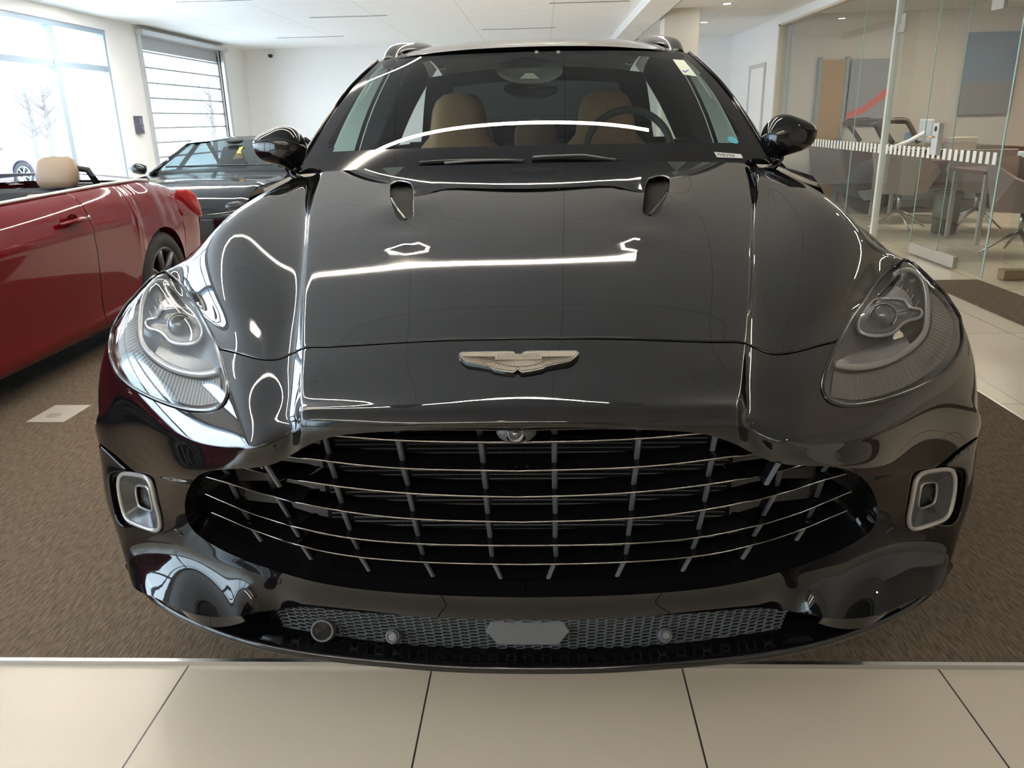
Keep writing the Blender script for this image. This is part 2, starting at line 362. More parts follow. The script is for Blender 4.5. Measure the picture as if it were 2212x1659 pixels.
def fine(k, per, dense):
    x = [0.]
    for i in range(len(k)-1): x += list(np.linspace(k[i], k[i+1], per+1)[1:])
    return np.array(x)
NSU, NSV = 16, 14
FU = fine(KU, NSU, None); FV = fine(KV, NSV, None)
def surf_u(row):
    a = np.vstack([row[CR_I:0:-1]*np.array([-1, 1, 1]), row[:CR_I+1]]); t = np.r_[-KU[CR_I:0:-1], KU[:CR_I+1]]
    L = FU <= KU[CR_I]+1e-9
    return np.vstack([natspline(t, a, FU[L]), natspline(KU[CR_I:], row[CR_I:], FU[~L])])
R1 = np.array([surf_u(r) for r in ND])                    # NR x nu x 3
G0 = natspline(KV, R1, FV)                                # nv x nu x 3
def smooth_u(G, it, w=.5):
    for _ in range(it):
        L = np.concatenate([G[:, 1:2]*np.array([-1, 1, 1]), G[:, :-1]], 1); R = np.concatenate([G[:, 1:], G[:, -1:]], 1)
        H = G*(1-w)+w*(L+R)/2; H[:, -1] = G[:, -1]; G = H
    return G
G0 = smooth_u(G0, 1, .5)
G0[:, 0, 0] = 0
ui_ = np.arange(G0.shape[1])/NSU; vi_ = np.arange(G0.shape[0])/NSV
mask_ = np.clip((ui_-2.4)/.6, 0, 1)[None]*np.clip((8.6-ui_)/.6, 0, 1)[None]*(np.clip((vi_-7.2)/.6, 0, 1)*np.clip((14.8-vi_)/.4, 0, 1))[:, None]
mask2_ = np.clip((ui_-2.5)/.6, 0, 1)[None]*np.clip((8.6-ui_)/.6, 0, 1)[None]*(np.clip((vi_-3.5)/.6, 0, 1)*np.clip((6.9-vi_)/.5, 0, 1))[:, None]
for it_ in range(60):
    H_ = G0.copy(); H_[1:-1, 1:-1] = (G0[:-2, 1:-1]+G0[2:, 1:-1]+G0[1:-1, :-2]+G0[1:-1, 2:])/4
    w_ = mask_*(.8 if it_ < 26 else 0)+mask2_*.8
    G0 = G0+(H_-G0)*w_[..., None]
def gridnorm(G):
    du = np.empty_like(G); dv = np.gradient(G, axis=0)
    du[:, 1:-1] = G[:, 2:]-G[:, :-2]; du[:, -1] = G[:, -1]-G[:, -2]; du[:, 0] = G[:, 1]-G[:, 1]*np.array([-1, 1, 1])
    n = np.cross(du, dv); n /= np.linalg.norm(n, axis=2, keepdims=True)+1e-12
    return n
GN = gridnorm(G0)
if GN[30, 10, 2] < 0: GN = -GN
# swellings of the bonnet round and in front of the two air outlets
for (cx_, cy_, Yc_, amp_, rad_, st_) in ((884, 528, 1.95, .0030, .060, 1.0), (872, 440, 2.27, .0075, .075, .55)):
    pc_ = U(cx_, cy_, Y=Yc_); dd_ = ((G0[..., 0]-pc_[0])/rad_)**2+((G0[..., 1]-pc_[1])*st_/rad_)**2
    G0 = G0+GN*(amp_*np.exp(-dd_))[..., None]
GN = gridnorm(G0)
if GN[30, 10, 2] < 0: GN = -GN
NVF, NUF = G0.shape[:2]
def samp(A, uv):
    uv = np.atleast_2d(uv); u = np.clip(uv[:, 0], 0, NUF-1.0001); v = np.clip(uv[:, 1], 0, NVF-1.0001)
    i = v.astype(int); j = u.astype(int); a = (v-i)[:, None]; b = (u-j)[:, None]
    return (A[i, j]*(1-a)*(1-b)+A[i, j+1]*(1-a)*b+A[i+1, j]*a*(1-b)+A[i+1, j+1]*a*b)
def SP(uv): return samp(G0, uv)
def SN(uv):
    n = samp(GN, uv); return n/np.linalg.norm(n, axis=1, keepdims=True)
GP = proj(G0)
VIS = np.einsum('ijk,ijk->ij', GN, C0-G0) > 0
def inv(x, y):
    """photo point on the visible skin -> surface coordinates"""
    d = np.hypot(GP[..., 0]-x, GP[..., 1]-y)+np.where(VIS, 0, 60)
    i, j = np.unravel_index(np.argmin(d), d.shape); uv = np.array([float(j), float(i)])
    for _ in range(12):
        p = proj(SP(uv))[0]; e = np.array([x, y])-p
        if np.hypot(*e) < .05: break
        h = .25; J = np.stack([(proj(SP(uv+[h, 0]))[0]-proj(SP(uv-[h, 0]))[0])/(2*h), (proj(SP(uv+[0, h]))[0]-proj(SP(uv-[0, h]))[0])/(2*h)], 1)
        try: s = np.linalg.solve(J, e)
        except Exception: break
        m = np.hypot(*s); s = s*min(1, 2/m) if m > 0 else s
        uv = np.clip(uv+s*.8, 0, [NUF-1, NVF-1])
    return uv
def ci(c): return c*NSU
def ri(r): return r*NSV
def outline(pts, n=None, closed=True):
    """photo points (x,y) or ('uv',col,row) -> dense uv loop"""
    uv = [np.array([ci(p[1]), ri(p[2])]) if p[0] == 'uv' else inv(*p) for p in pts]
    return uv
def densify(uv, step=1.2, closed=True):
    o = []
    N = len(uv)
    for i in range(N if closed else N-1):
        a, b = uv[i], uv[(i+1) % N]; k = max(1, int(math.ceil(np.hypot(*(b-a))/step)))
        for q in range(k): o.append(a+(b-a)*q/k)
    if not closed: o.append(uv[-1])
    return o
def smooth_px(pts, n, closed=True):
    c = curve(pts, n, closed); return [tuple(p) for p in c]
US = sorted(set(list(np.arange(0, NUF, 2.0))+[ci(2)+k for k in (-2, -1, -.5, 0, .5, 1, 2, 3)]))
VS = sorted(set(list(np.arange(0, NVF, 2.0))+[ri(6)+k for k in range(0, 29, 2)]))
def inside(p, poly):
    x, y = p; c = False; n = len(poly); j = n-1
    for i in range(n):
        xi, yi = poly[i]; xj, yj = poly[j]
        if (yi > y) != (yj > y) and x < (xj-xi)*(y-yi)/(yj-yi)+xi: c = not c
        j = i
    return c
def dist_poly(p, A):
    B = np.roll(A, -1, 0); d = B-A; t = np.clip(((p-A)*d).sum(1)/((d*d).sum(1)+1e-12), 0, 1)
    return np.min(np.hypot(*((A+d*t[:, None])-p).T))
def panel(name, outer, holes, m, parent, lift=0.0, flange=None, both=False, r=.003, depth=.02, thick=0, fm=None):
    """outer / holes: uv loops. Edges lying on u=0 stay open when both halves are welded."""
    loops = [outer]+holes; V2 = []; E = []
    for L in loops:
        b = len(V2); V2 += [Vector((float(p[0]), float(p[1]))) for p in L]; E += [(b+i, b+(i+1) % len(L)) for i in range(len(L))]
    nb = len(V2); arr = [np.array(L) for L in loops]
    lo = arr[0].min(0); hi = arr[0].max(0)
    for v in VS:
        if v < lo[1] or v > hi[1]: continue
        for u in US:
            if u < lo[0] or u > hi[0]: continue
            p = np.array([u, v])
            if inside(p, arr[0]) and not any(inside(p, h) for h in arr[1:]) and min(dist_poly(p, a) for a in arr) > .55: V2.append(Vector((u, v)))
    rv, re, rf, ov, oe, of = delaunay_2d_cdt(V2, E, [], 0, 1e-5)
    P2 = np.array([[q.x, q.y] for q in rv]); F = []
    for f in rf:
        c = P2[list(f)].mean(0)
        if inside(c, arr[0]) and not any(inside(c, h) for h in arr[1:]): F.append(tuple(f))
    P3 = SP(P2); N3 = SN(P2); P3 = P3+N3*lift
    cen = P2[:, 0] < 1e-4; P3[cen, 0] = 0; N3[cen, 0] = 0
    # consistent winding
    FF = []
    for f in F:
        a, b, c = P3[f[0]], P3[f[1]], P3[f[2]]; nn = np.cross(b-a, c-a)
        FF.append(f if nn@N3[f[0]] > 0 else f[::-1])
    V = [p for p in P3]; N = [n/np.linalg.norm(n) for n in N3]; F = FF; MI = [0]*len(F)
    if flange is None or flange:
        for li, L in enumerate(loops):
            P = SP(np.array(L))+SN(np.array(L))*lift; Nn = SN(np.array(L)); K = len(L)
            area = sum(L[i][0]*L[(i+1) % K][1]-L[(i+1) % K][0]*L[i][1] for i in range(K))
            T = np.roll(P, -1, 0)-np.roll(P, 1, 0); T /= np.linalg.norm(T, axis=1, keepdims=True)+1e-12
            O = np.cross(T, Nn); O /= np.linalg.norm(O, axis=1, keepdims=True)+1e-12
            # outward = away from panel material
            q = np.array(L[0])+0; mid = SP(np.array([L[K//3]])); i3 = K//3
            tst = np.array(L[i3]); tdir = np.array(L[(i3+1) % K])-np.array(L[i3-1]); nrm = np.array([tdir[1], -tdir[0]]); nrm = nrm/(np.linalg.norm(nrm)+1e-9)*.3
            pa = tst+nrm; ins = inside(pa, arr[0]) and not any(inside(pa, h) for h in arr[1:])
            d3 = SP(pa[None])[0]-SP(tst[None])[0]
            if (d3@O[i3] > 0) == ins: O = -O
            rr = r if not isinstance(r, (list, tuple)) else r[li]; dd = depth if not isinstance(depth, (list, tuple)) else depth[li]
            rows = []; nr = []
            for th in (0, PI/8, PI/4, 3*PI/8, PI/2):
                rows.append(P+O*(rr*math.sin(th))-Nn*(rr*(1-math.cos(th)))); nr.append(Nn*math.cos(th)+O*math.sin(th))
            rows.append(P+O*rr-Nn*(rr+dd)); nr.append(O)
            b = len(V)
            for rw, nn_ in zip(rows, nr):
                for p, n_ in zip(rw, nn_): V.append(p); N.append(n_)
            on0 = [abs(L[i][0]) < 1e-4 and abs(L[(i+1) % K][0]) < 1e-4 for i in range(K)]
            for i in range(K):
                if on0[i]: continue
                j = (i+1) % K
                for k in range(len(rows)-1):
                    f = (b+k*K+i, b+k*K+j, b+(k+1)*K+j, b+(k+1)*K+i)
                    nn_ = np.cross(V[f[1]]-V[f[0]], V[f[2]]-V[f[0]])+np.cross(V[f[2]]-V[f[0]], V[f[3]]-V[f[0]])
                    F.append(f if nn_@N[f[0]]+nn_@N[f[2]] > 0 else f[::-1]); MI.append(1 if (fm and k == len(rows)-2) else 0)
    V = np.array(V); N = np.array(N)
    if both:
        n = len(V); V = np.vstack([V, V*np.array([-1, 1, 1])]); N = np.vstack([N, N*np.array([-1, 1, 1])])
        F = F+[tuple(i+n for i in f[::-1]) for f in F]; MI = MI+MI
    return mesh(name, V, F, [m, fm] if fm else m, parent, True, N, MI)
if 0:
    for j in range(10): print(j, [tuple(np.round(ND[i, j], 2)) for i in range(NR)])
# ================================================================ the big black car
paint = mat('black_paint', (.0035, .0035, .0042), .02, 0, .43)
gloss = mat('gloss_black', (.004, .004, .005), .06, 0, .5)
matte = mat('matt_black', (.012, .012, .013), .5)
dark_chrome = mat('dark_chrome', (.25, .25, .26), .12, 1)
plastic = mat('grey_plastic', (.10, .105, .115), .45)
CAR = empty('car', (0, 2.9, 0), 0, 'large black car facing the camera in the middle of the showroom, wide louvred grille', 'car')
CAR.location = (0, 0, 0)
cutline = [(469, 749), (505, 757), (550, 769), (584, 773), (613, 768), (654, 749), (700, 745), (900, 734), (1127, 728)]
lamp_in = [(345, 583), (372, 597), (397, 619), (426, 665), (455, 719), (469, 753), (487, 809), (492, 848), (485, 870), (467, 884), (426, 888), (381, 879), (327, 859), (279, 832), (250, 800), (238, 769), (237, 746), (250, 690), (268, 660), (295, 617), (322, 592)]
LAMP = smooth_px(lamp_in, 60)
def lampseg(a, b):        # part of the lamp outline between two photo points, walking forward
    A = np.array(LAMP); i = int(np.argmin(np.hypot(*(A-a).T))); j = int(np.argmin(np.hypot(*(A-b).T)))
    r = []; k = i
    while True:
        r.append(LAMP[k])
        if k == j: break
        k = (k+1) % len(LAMP)
    return r
def out_px(pts, d, c):    # move outline points away from a centre (shut-line gap)
    return [(x+(x-c[0])/math.hypot(x-c[0], y-c[1])*d, y+(y-c[1])/math.hypot(x-c[0], y-c[1])*d) for x, y in pts]
LC = (365, 740)
center = lambda r: np.array([0., ri(r)])
def uvs(l): return [np.array([ci(a), ri(b)]) for a, b in l]
# hood
cl = smooth_px(cutline, 50, False)
L = uvs([(0, 0.05), (1, .05), (2, .05), (3, .05), (4, .05), (5, .05), (5.35, .05), (5.4, .6), (5.42, 1.2), (5.45, 2), (5.5, 2.5)])+[inv(x, y-1.5) for x, y in out_px(lampseg((385, 606), (466, 744)), 3, LC)]+[inv(x, y) for x, y in cl[1:-1]]
v0 = inv(1127, 728)[1]; L.append(np.array([0, v0]))
vent = [(843, 397), (850, 392), (864, 390), (880, 392), (890, 398), (894, 420), (895, 450), (893, 468), (883, 475), (869, 478), (856, 471), (848, 452), (842, 425)]
VO = smooth_px(vent, 46); VUV = densify([inv(*p) for p in VO], .7)
hood = panel('hood', densify(L), [VUV], paint, CAR, both=True, r=[.003, .004], depth=[.015, .022])
# grille mouth outline
mouth = [(1121, 931), (985, 930), (850, 932), (778, 936), (713, 945), (652, 969), (606, 996), (560, 1009), (505, 1013), (451, 1018), (421, 1034), (405, 1062), (399, 1094), (410, 1135), (436, 1162), (505, 1200), (587, 1230), (668, 1254), (780, 1273), (950, 1286), (1138, 1291)]
MO = smooth_px(mouth, 110, False); MUV = [inv(*p) for p in MO]; MUV[0][0] = 0; MUV[-1][0] = 0
gset = set(tuple(np.round(p, 3)) for p in densify(MUV, closed=False))
fog = [(234, 1024), (248, 1017), (288, 1017), (326, 1026), (335, 1040), (345, 1083), (355, 1132), (351, 1150), (332, 1152), (297, 1140), (270, 1142), (251, 1124), (239, 1083), (233, 1051)]
FO = smooth_px(fog, 50); FUV = densify([inv(*p) for p in FO])
cl2 = [(x, y+6.5) for x, y in cl]
seamL = uvs([(7.62, 4.05), (8, 4.0), (8.5, 3.95), (9, 3.9)])
L = [np.array([0, inv(1127, 734.5)[1]])]+[inv(*p) for p in cl2[::-1][1:-1]]+[inv(*p) for p in out_px(lampseg((472, 760), (247, 697)), 3, LC)]+seamL
L += uvs([(9, 4+i*.5) for i in range(0, 23)])+uvs([(9-.5*i, 15) for i in range(0, 18)])+[center(15)]+MUV[::-1]
DR = densify(L)
for i in range(len(DR)):
    pass
rr = [(.007 if tuple(np.round(p, 3)) in gset else .003) for p in DR]
def fl_panel():
    return panel('front_bumper', DR, [FUV], paint, CAR, both=True, r=[.005, .004], depth=[.035, .05])
bumper = fl_panel()
# front wing, left flank then its mirror
A = []
def inv_yz(Y, Z):
    d = np.hypot(G0[..., 1]-Y, G0[..., 2]-Z)+np.where(np.arange(NUF)[None] < ci(6.6), 9, 0)
    i, j = np.unravel_index(np.argmin(d), d.shape); return np.array([float(j), float(i)])
arch = [inv_yz(2.36-.385*math.cos(t), .40+.385*math.sin(t)) for t in np.linspace(.15, PI-.15, 26)]
seam2 = [s+np.array([0, -1.0]) for s in seamL]
L = [inv(*p) for p in out_px(lampseg((252, 686), (382, 604)), 3, LC)]+uvs([(5.55, 2.5), (5.5, 2), (5.47, 1.2), (5.45, .6), (5.4, .05), (6, .05), (7, .05), (8, .05), (8.95, .05)])+arch[::-1]+seam2[::-1]
wing = panel('front_wing', densify(L), [], paint, CAR, r=.003, depth=.015); wing['label'] = 'front wing in gloss black, side with the window wall'
w2 = mirror_x(wing); w2['label'] = 'front wing in gloss black, side with the glass office'
# ---------------------------------------------------------------- lamps, grille, lower mesh, splitter
def skin(x, y, lift=0.0, down=0.0):
    """point on the skin seen at photo point (x,y), raised along the normal or pushed deeper along the sight direction"""
    uv = inv(x, y)[None]; p = SP(uv)[0]+SN(uv)[0]*lift
    if down: d = p-C0; p = p+d/np.linalg.norm(d)*down
    return p
def nrm(x, y): return SN(inv(x, y)[None])[0]
lensm = glass('lamp_lens', (.97, .97, .97), 1.45)
silver = mat('lamp_silver', (.42, .42, .43), .25, .85)
drlm = mat('light_guide', (.30, .29, .285), .2, .3, .6)
bowl_m = mat('lamp_bowl', (.07, .066, .062), .30, .3)
def make_headlight():
    root = bpy.data.objects.new('headlight', None); link(root, CAR)
    LU = densify([inv(*p) for p in LAMP])
    lens = panel('lens', LU, [], lensm, root, lift=-.001, flange=False)
    # black seal around the lens
    P = [skin(*p) for p in LAMP]
    MB().tube(P, .0042, 8, closed=True).build('seal', gloss, root, True)
    # bowl
    c = skin(362, 745, down=.115); rings = []
    for k, (s, dn) in enumerate(((1, .004), (1, .02), (.93, .045), (.8, .075), (.6, .098), (.35, .11), (.08, .115))):
        rings.append([c+(skin(362+(x-362)*.985, 745+(y-745)*.985, down=dn)-c)*s if k > 1 else skin(362+(x-362)*(.985 if k else .995), 745+(y-745)*(.985 if k else .995), down=dn) for x, y in LAMP])
    MB().grid(rings, True).build('bowl', bowl_m, root, True)
    # daytime running light guide
    band = [(378, 618), (350, 607), (325, 618), (309, 650), (304, 700), (308, 738), (328, 766), (362, 790), (400, 804), (440, 808), (474, 801)]
    B = curve(band, 60)
    pts = [skin(x, y, down=.030) for x, y in B]
    o = MB().tube(pts, .0058, 10, flat=1.3).build('running_light', drlm, root, True)
    # ribbed apron between lens edge and light guide
    IN = curve([(322, 640), (298, 700), (300, 742), (322, 775), (360, 802), (405, 818), (445, 822), (476, 815)], 181)
    OU = curve([(285, 668), (258, 712), (256, 750), (276, 800), (335, 848), (385, 868), (430, 876), (478, 868)], 181)
    G = []
    for q in range(5):
        t = q/4; G.append([skin(*(a*(1-t)+b*t), down=.040-.014*t+(.0022 if k % 4 < 2 else 0)) for k, (a, b) in enumerate(zip(IN, OU))])
    MB().grid(G).build('ribbed_trim', mat('ribbed_trim', (.10, .095, .09), .35, .4), root)
    # lamp module : bezel, recess, projector
    bz = [(358, 668), (403, 667), (417, 675), (428, 693), (437, 717), (426, 738), (372, 739), (356, 724), (338, 713), (322, 709), (315, 699), (321, 690), (338, 686), (347, 674)]
    Bz = curve(bz, 56, True); pts = [skin(x, y, down=.045) for x, y in Bz]
    MB().tube(pts, .0042, 8, closed=True).build('bezel', silver, root, True)
    cc = skin(388, 703, down=.085); r0 = [skin(x, y, down=.046) for x, y in Bz]
    G = [r0]+[[p+(cc-p)*s for p in r0] for s in (.10, .28, .5, .98)]
    G[1] = [p+(cc-p)*.06+(C0-p)*-.006 for p in r0]
    MB().grid(G, True).build('module', mat('module_grey', (.12, .12, .125), .25, .6), root, True)
    pc = skin(390, 703, down=.052); ax = C0-pc; ax = ax/np.linalg.norm(ax); ax = ax*.6+np.array([-.1, -.75, .1]); ax /= np.linalg.norm(ax)
    prof = [(.0001, .022)]+[(.026*math.sin(t), .022*math.cos(t)) for t in np.linspace(.15, PI/2, 10)]
    MB().lathe(prof, pc, ax, 32).build('projector', mat('projector_lens', (.05, .055, .06), .03, 0, 1.0), root, True)
    MB().tube([pc+np.array(Vector(ax).cross(Vector((0, 0, 1))).normalized())*.028*math.cos(t)+np.array(Vector(ax).cross(Vector(ax).cross(Vector((0, 0, 1)))).normalized())*.028*math.sin(t) for t in np.linspace(0, 2*PI, 32, endpoint=False)], .0025, 6, closed=True).build('projector_ring', dark_chrome, root, True)
    # shade above the module and swept reflector below
    G = []
    up = curve([(333, 680), (352, 650), (380, 640), (410, 655)], 20); lo = curve([(340, 690), (352, 672), (385, 666), (418, 672)], 20)
    for q in range(3):
        t = q/2; G.append([skin(*(a*(1-t)+b*t), down=.06-.012*t) for a, b in zip(up, lo)])
    MB().grid(G).build('module_shade', silver, root, True)
    up = curve([(345, 745), (395, 762), (440, 778), (472, 782)], 20); lo = curve([(335, 762), (370, 787), (415, 800), (474, 798)], 20)
    G = []
    for q in range(4):
        t = q/3; G.append([skin(*(a*(1-t)+b*t), down=.082-.046*t) for a, b in zip(up, lo)])
    MB().grid(G).build('reflector', silver, root, True)
    # small comb of light blades over the module
    m = MB()
    for k in range(8):
        t = k/7; a = (322+t*78, 672-58*math.sin(t*1.5)); b = (a[0]+9-3*t, a[1]+17)
        m.tube([skin(*a, down=.055), skin(*b, down=.05)], .0013, 5)
    m.build('blade_comb', silver, root)
    return root
HL = make_headlight(); HL['label'] = 'headlight of clear lens with projector and ribbed apron, side with the window wall'
def mirror_tree(o, parent):
    if o.type == 'EMPTY':
        c = bpy.data.objects.new(o.name.split('.')[0], None); link(c, parent)
        for ch in list(o.children):
            k = mirror_x(ch); k.parent = c
        return c
    k = mirror_x(o); k.parent = parent; return k
H2 = mirror_tree(HL, CAR); H2['label'] = 'headlight of clear lens with projector and ribbed apron, side with the glass office'
# ---- running lamp / intake surround in the bumper corner
def make_corner():
    root = bpy.data.objects.new('corner_intake', None); link(root, CAR)
    ring = [(260, 1022), (290, 1021), (316, 1028), (328, 1044), (338, 1084), (348, 1124), (346, 1146), (332, 1148), (300, 1138), (275, 1125), (262, 1096), (254, 1050)]
    R = curve(ring, 64, True); c = R.mean(0)
    P = [skin(c[0]+(x-c[0])*.94, c[1]+(y-c[1])*.94, down=.006) for x, y in R]
    MB().tube(P, .0056, 12, closed=True, flat=1.0).build('running_light', drlm, root, True)
    # funnel to a smaller inner ring
    c2 = np.array([318., 1070.])
    def sm(s, dn): return [skin(*(c2+(np.array([x, y])-c2)*s*np.array([.9, 1])), down=dn) for x, y in R]
    def lerp(a, b, t): return [p*(1-t)+q*t for p, q in zip(a, b)]
    a = [skin(c[0]+(x-c[0])*.86, c[1]+(y-c[1])*.86, down=.008) for x, y in R]; b = sm(.42, .085)
    MB().grid([a, lerp(a, b, .5), b], True).build('funnel', mat('funnel_grey', (.025, .026, .028), .25), root, True)
    MB().tube(b, .0035, 8, closed=True).build('inner_ring', silver, root, True)
    MB().grid([b, sm(.40, .12), sm(.02, .13)], True).build('duct', matte, root, True)
    # recess wall behind the opening
    F0 = np.array(FO); cF = F0.mean(0)
    G = [[skin(x, y, down=.03) for x, y in F0], [skin(cF[0]+(x-cF[0])*.98, cF[1]+(y-cF[1])*.98, down=.05) for x, y in F0], [skin(cF[0]+(x-cF[0])*.84+4, cF[1]+(y-cF[1])*.84, down=.04) for x, y in F0]]
    MB().grid(G, True).build('recess', gloss, root, True)
    return root
CI = make_corner(); CI['label'] = 'bumper corner intake with pale light ring, side with the window wall'
mirror_tree(CI, CAR)['label'] = 'bumper corner intake with pale light ring, side with the glass office'
# ---- grille
GR = bpy.data.objects.new('grille', None); link(GR, CAR)
vl = [[(700, 947), (760, 952), (850, 958), (985, 962), (1125, 963)],
      [(618, 993), (680, 1000), (760, 1010), (870, 1019), (1000, 1023), (1128, 1025)],
      [(500, 1014), (560, 1026), (640, 1044), (760, 1062), (880, 1073), (1010, 1079), (1130, 1081)],
      [(440, 1037), (520, 1060), (600, 1083), (700, 1105), (820, 1122), (950, 1131), (1132, 1135)],
      [(438, 1073), (520, 1108), (610, 1138), (720, 1164), (850, 1179), (1000, 1185), (1134, 1186)],
      [(452, 1113), (530, 1146), (620, 1178), (720, 1203), (850, 1218), (1000, 1225), (1136, 1227)]]
VC = []
fin_m = mat('fin_grey', (.055, .062, .07), .35)
for pl in vl:
    P = curve(pl, 40, False); Q = []
    for x, y in P:
        uv = inv(x, y)[None]; Q.append(SP(uv)[0]-SN(uv)[0]*.004+np.array([0, .004, 0]))
    Q[-1][0] = 0; Q = np.array(Q)
    VC.append(Q)
    full = np.vstack([Q, Q[-2::-1]*np.array([-1, 1, 1])])
    T = np.gradient(full, axis=0); T /= np.linalg.norm(T, axis=1, keepdims=True)
    back = np.cross(T, [0, 0, 1.]); back *= np.sign(back[:, 1:2]+1e-9); back /= np.linalg.norm(back, axis=1, keepdims=True)
    G = []; dp = .05
    for th in np.linspace(-PI/2, PI/2, 7): G.append(full-back*(.0019*math.cos(th)-.0019)+np.array([0, 0, .0019])*math.sin(th))
    G = [G[0]+back*dp]+G+[G[-1]+back*dp+np.array([0, 0, .004])]
    mi = [0]*(len(full)-1)+[1]*((len(full)-1)*6)+[0]*(len(full)-1)
    m = MB().grid(G, flip=True); m.mi = mi
    m.build('louvre', [gloss, mat('louvre_edge', (.20, .19, .18), .12, 1)], GR, True)
fins = [[(1033, 935), (1038, 985), (1045, 1040), (1050, 1100), (1055, 1160), (1060, 1205), (1063, 1246)],
        [(850, 935), (862, 1000), (875, 1060), (885, 1110), (897, 1165), (908, 1210), (918, 1242)],
        [(686, 962), (700, 990), (715, 1045), (730, 1100), (745, 1150), (764, 1195), (776, 1228)],
        [(562, 1014), (578, 1062), (607, 1118), (632, 1165), (648, 1200)],
        [(474, 1022), (498, 1080), (522, 1128), (543, 1160)]]
TOP = [inv(*p) for p in MO]; TOP3 = SP(np.array(TOP)); 
def at_x(C, X):
    """interpolate a curve's point at lateral place X (negative side)"""
    o = np.argsort(C[:, 0]); return np.array([np.interp(X, C[o, 0], C[o, k]) for k in range(3)])
topc = TOP3[:int(len(TOP3)*.55)]; topc = topc[:int(np.argmin(topc[:, 0]))+1]; botc = TOP3[int(np.argmin(TOP3[:, 0])):]
lin = [topc]+VC+[botc]
for col in fins:
    C = curve(col, 500)
    # lateral place of the fin at each louvre height
    pts = []
    for k, Lc in enumerate(lin):
        Lc = np.stack([np.interp(np.linspace(0, len(Lc)-1, 900), np.arange(len(Lc)), Lc[:, q]) for q in range(3)], 1)
        pr = proj(Lc); 
        # crossing of fin polyline and louvre polyline in plan of the front view
        d = np.hypot(pr[:, None, 0]-C[None, :, 0], pr[:, None, 1]-C[None, :, 1]); i, j = np.unravel_index(np.argmin(d), d.shape)
        pts.append(Lc[i] if d[i, j] < 6 else None)
    for k in range(len(lin)-1):
        a, b = pts[k], pts[k+1]
        if a is None and b is None: continue
        if a is None:
            X = b[0]-(b[0]-pts[k+2][0] if k+2 < len(pts) and pts[k+2] is not None else 0); a = b+np.array([X-b[0], -.01, .06])
            if k == 0: continue
        if b is None: b = a+np.array([.015, .01, -.055])
        off = np.array([0, .016, 0]); a = a+off; b = b+off+np.array([0, .006, .003])
        for sgn in (1, -1):
            m = MB(); w = .0052; V = []
            for P, w0 in ((a, w), (b, w*.9)):
                for dx, dy in ((-w0*1.1, .030), (-w0, .004), (-w0*.5, 0), (w0*.5, 0), (w0, .004), (w0*1.1, .030)): V.append((sgn*(P[0]+dx), P[1]+dy, P[2]))
            F = [(i, i+1, i+7, i+6) for i in range(5)]+[(5, 0, 6, 11), (0, 5, 4, 3, 2, 1), (6, 7, 8, 9, 10, 11)]
            if sgn < 0: F = [f[::-1] for f in F]
            m.add(V, F); m.mi = [1, 0, 0, 0, 1, 1, 1, 1]; m.build('fin', [fin_m, gloss], GR, False, angle=50)
# radiator and ducts behind
m = MB()
Yr = 1.56
def rad_pt(x, y, Y): return U(x, y, Y=Y)
m.box((-.44, Yr, .36), (.44, Yr+.03, .84)).build('radiator_core', mat('radiator_black', (.003, .003, .003), .8, 0, .1), GR)
m = MB()
for z in np.arange(.40, .83, .0102):
    n = 150; V = []
    for k in range(n):
        x = -.43+.86*k/(n-1); V += [(x, Yr-.003-(.0012 if k % 2 else 0), z), (x, Yr-.001, z+.0013)]
    m.add(V, [(2*k, 2*k+2, 2*k+3, 2*k+1) for k in range(n-1)])
m.build('radiator_fins', mat('radiator_fin', (.20, .205, .21), .5, .2), GR)
for s in (-1, 1):
    MB().add([(s*.44, Yr, .84), (s*.44, Yr, .34), (s*.80, 1.66, .40), (s*.80, 1.66, .74), (s*.62, 1.60, .84)], [(0, 1, 2, 3, 4)]).build('shroud', mat('shroud_grey', (.018, .018, .018), .45), GR)
# glossy floor of the mouth and side walls
bc = botc.copy(); G = []
full = np.vstack([bc, bc[-2::-1]*np.array([-1, 1, 1])])
for dy, dz in ((.004, -.002), (.05, .012), (.12, .03)): G.append([p*np.array([1-.06*dy/.12, 1, 1])+np.array([0, dy, dz]) for p in full])
MB().grid(G).build('mouth_floor', gloss, GR, True)
tc = topc.copy(); full = np.vstack([tc[::-1], tc[1:]*np.array([-1, 1, 1])])
G = [[p*np.array([1-.06*dy/.12, 1, 1])+np.array([0, dy, dz]) for p in full] for dy, dz in ((.004, .0), (.05, .01), (.14, .015))]
MB().grid(G).build('mouth_roof', gloss, GR, True)
# forward camera under the nose lip
cp = skin(1121, 937)*np.array([0, 1, 1])+np.array([0, .012, -.002])
cc_ = bpy.data.objects.new('front_camera', None); link(cc_, CAR)
MB().lathe([(.030, 0), (.027, .006), (.019, .011), (.014, .013)], cp, (0, -1, -.35), 32, .62).build('housing', mat('cam_housing', (.03, .03, .032), .4), cc_, angle=40)
MB().lathe([(.0125, .011), (.0125, .015), (.010, .016), (.0088, .0135), (.006, .0135), (.0055, .0155), (.0001, .0165)], cp, (0, -1, .15), 32).build('lens', mat('cam_lens', (.03, .03, .035), .1, 0, 1), cc_, True)
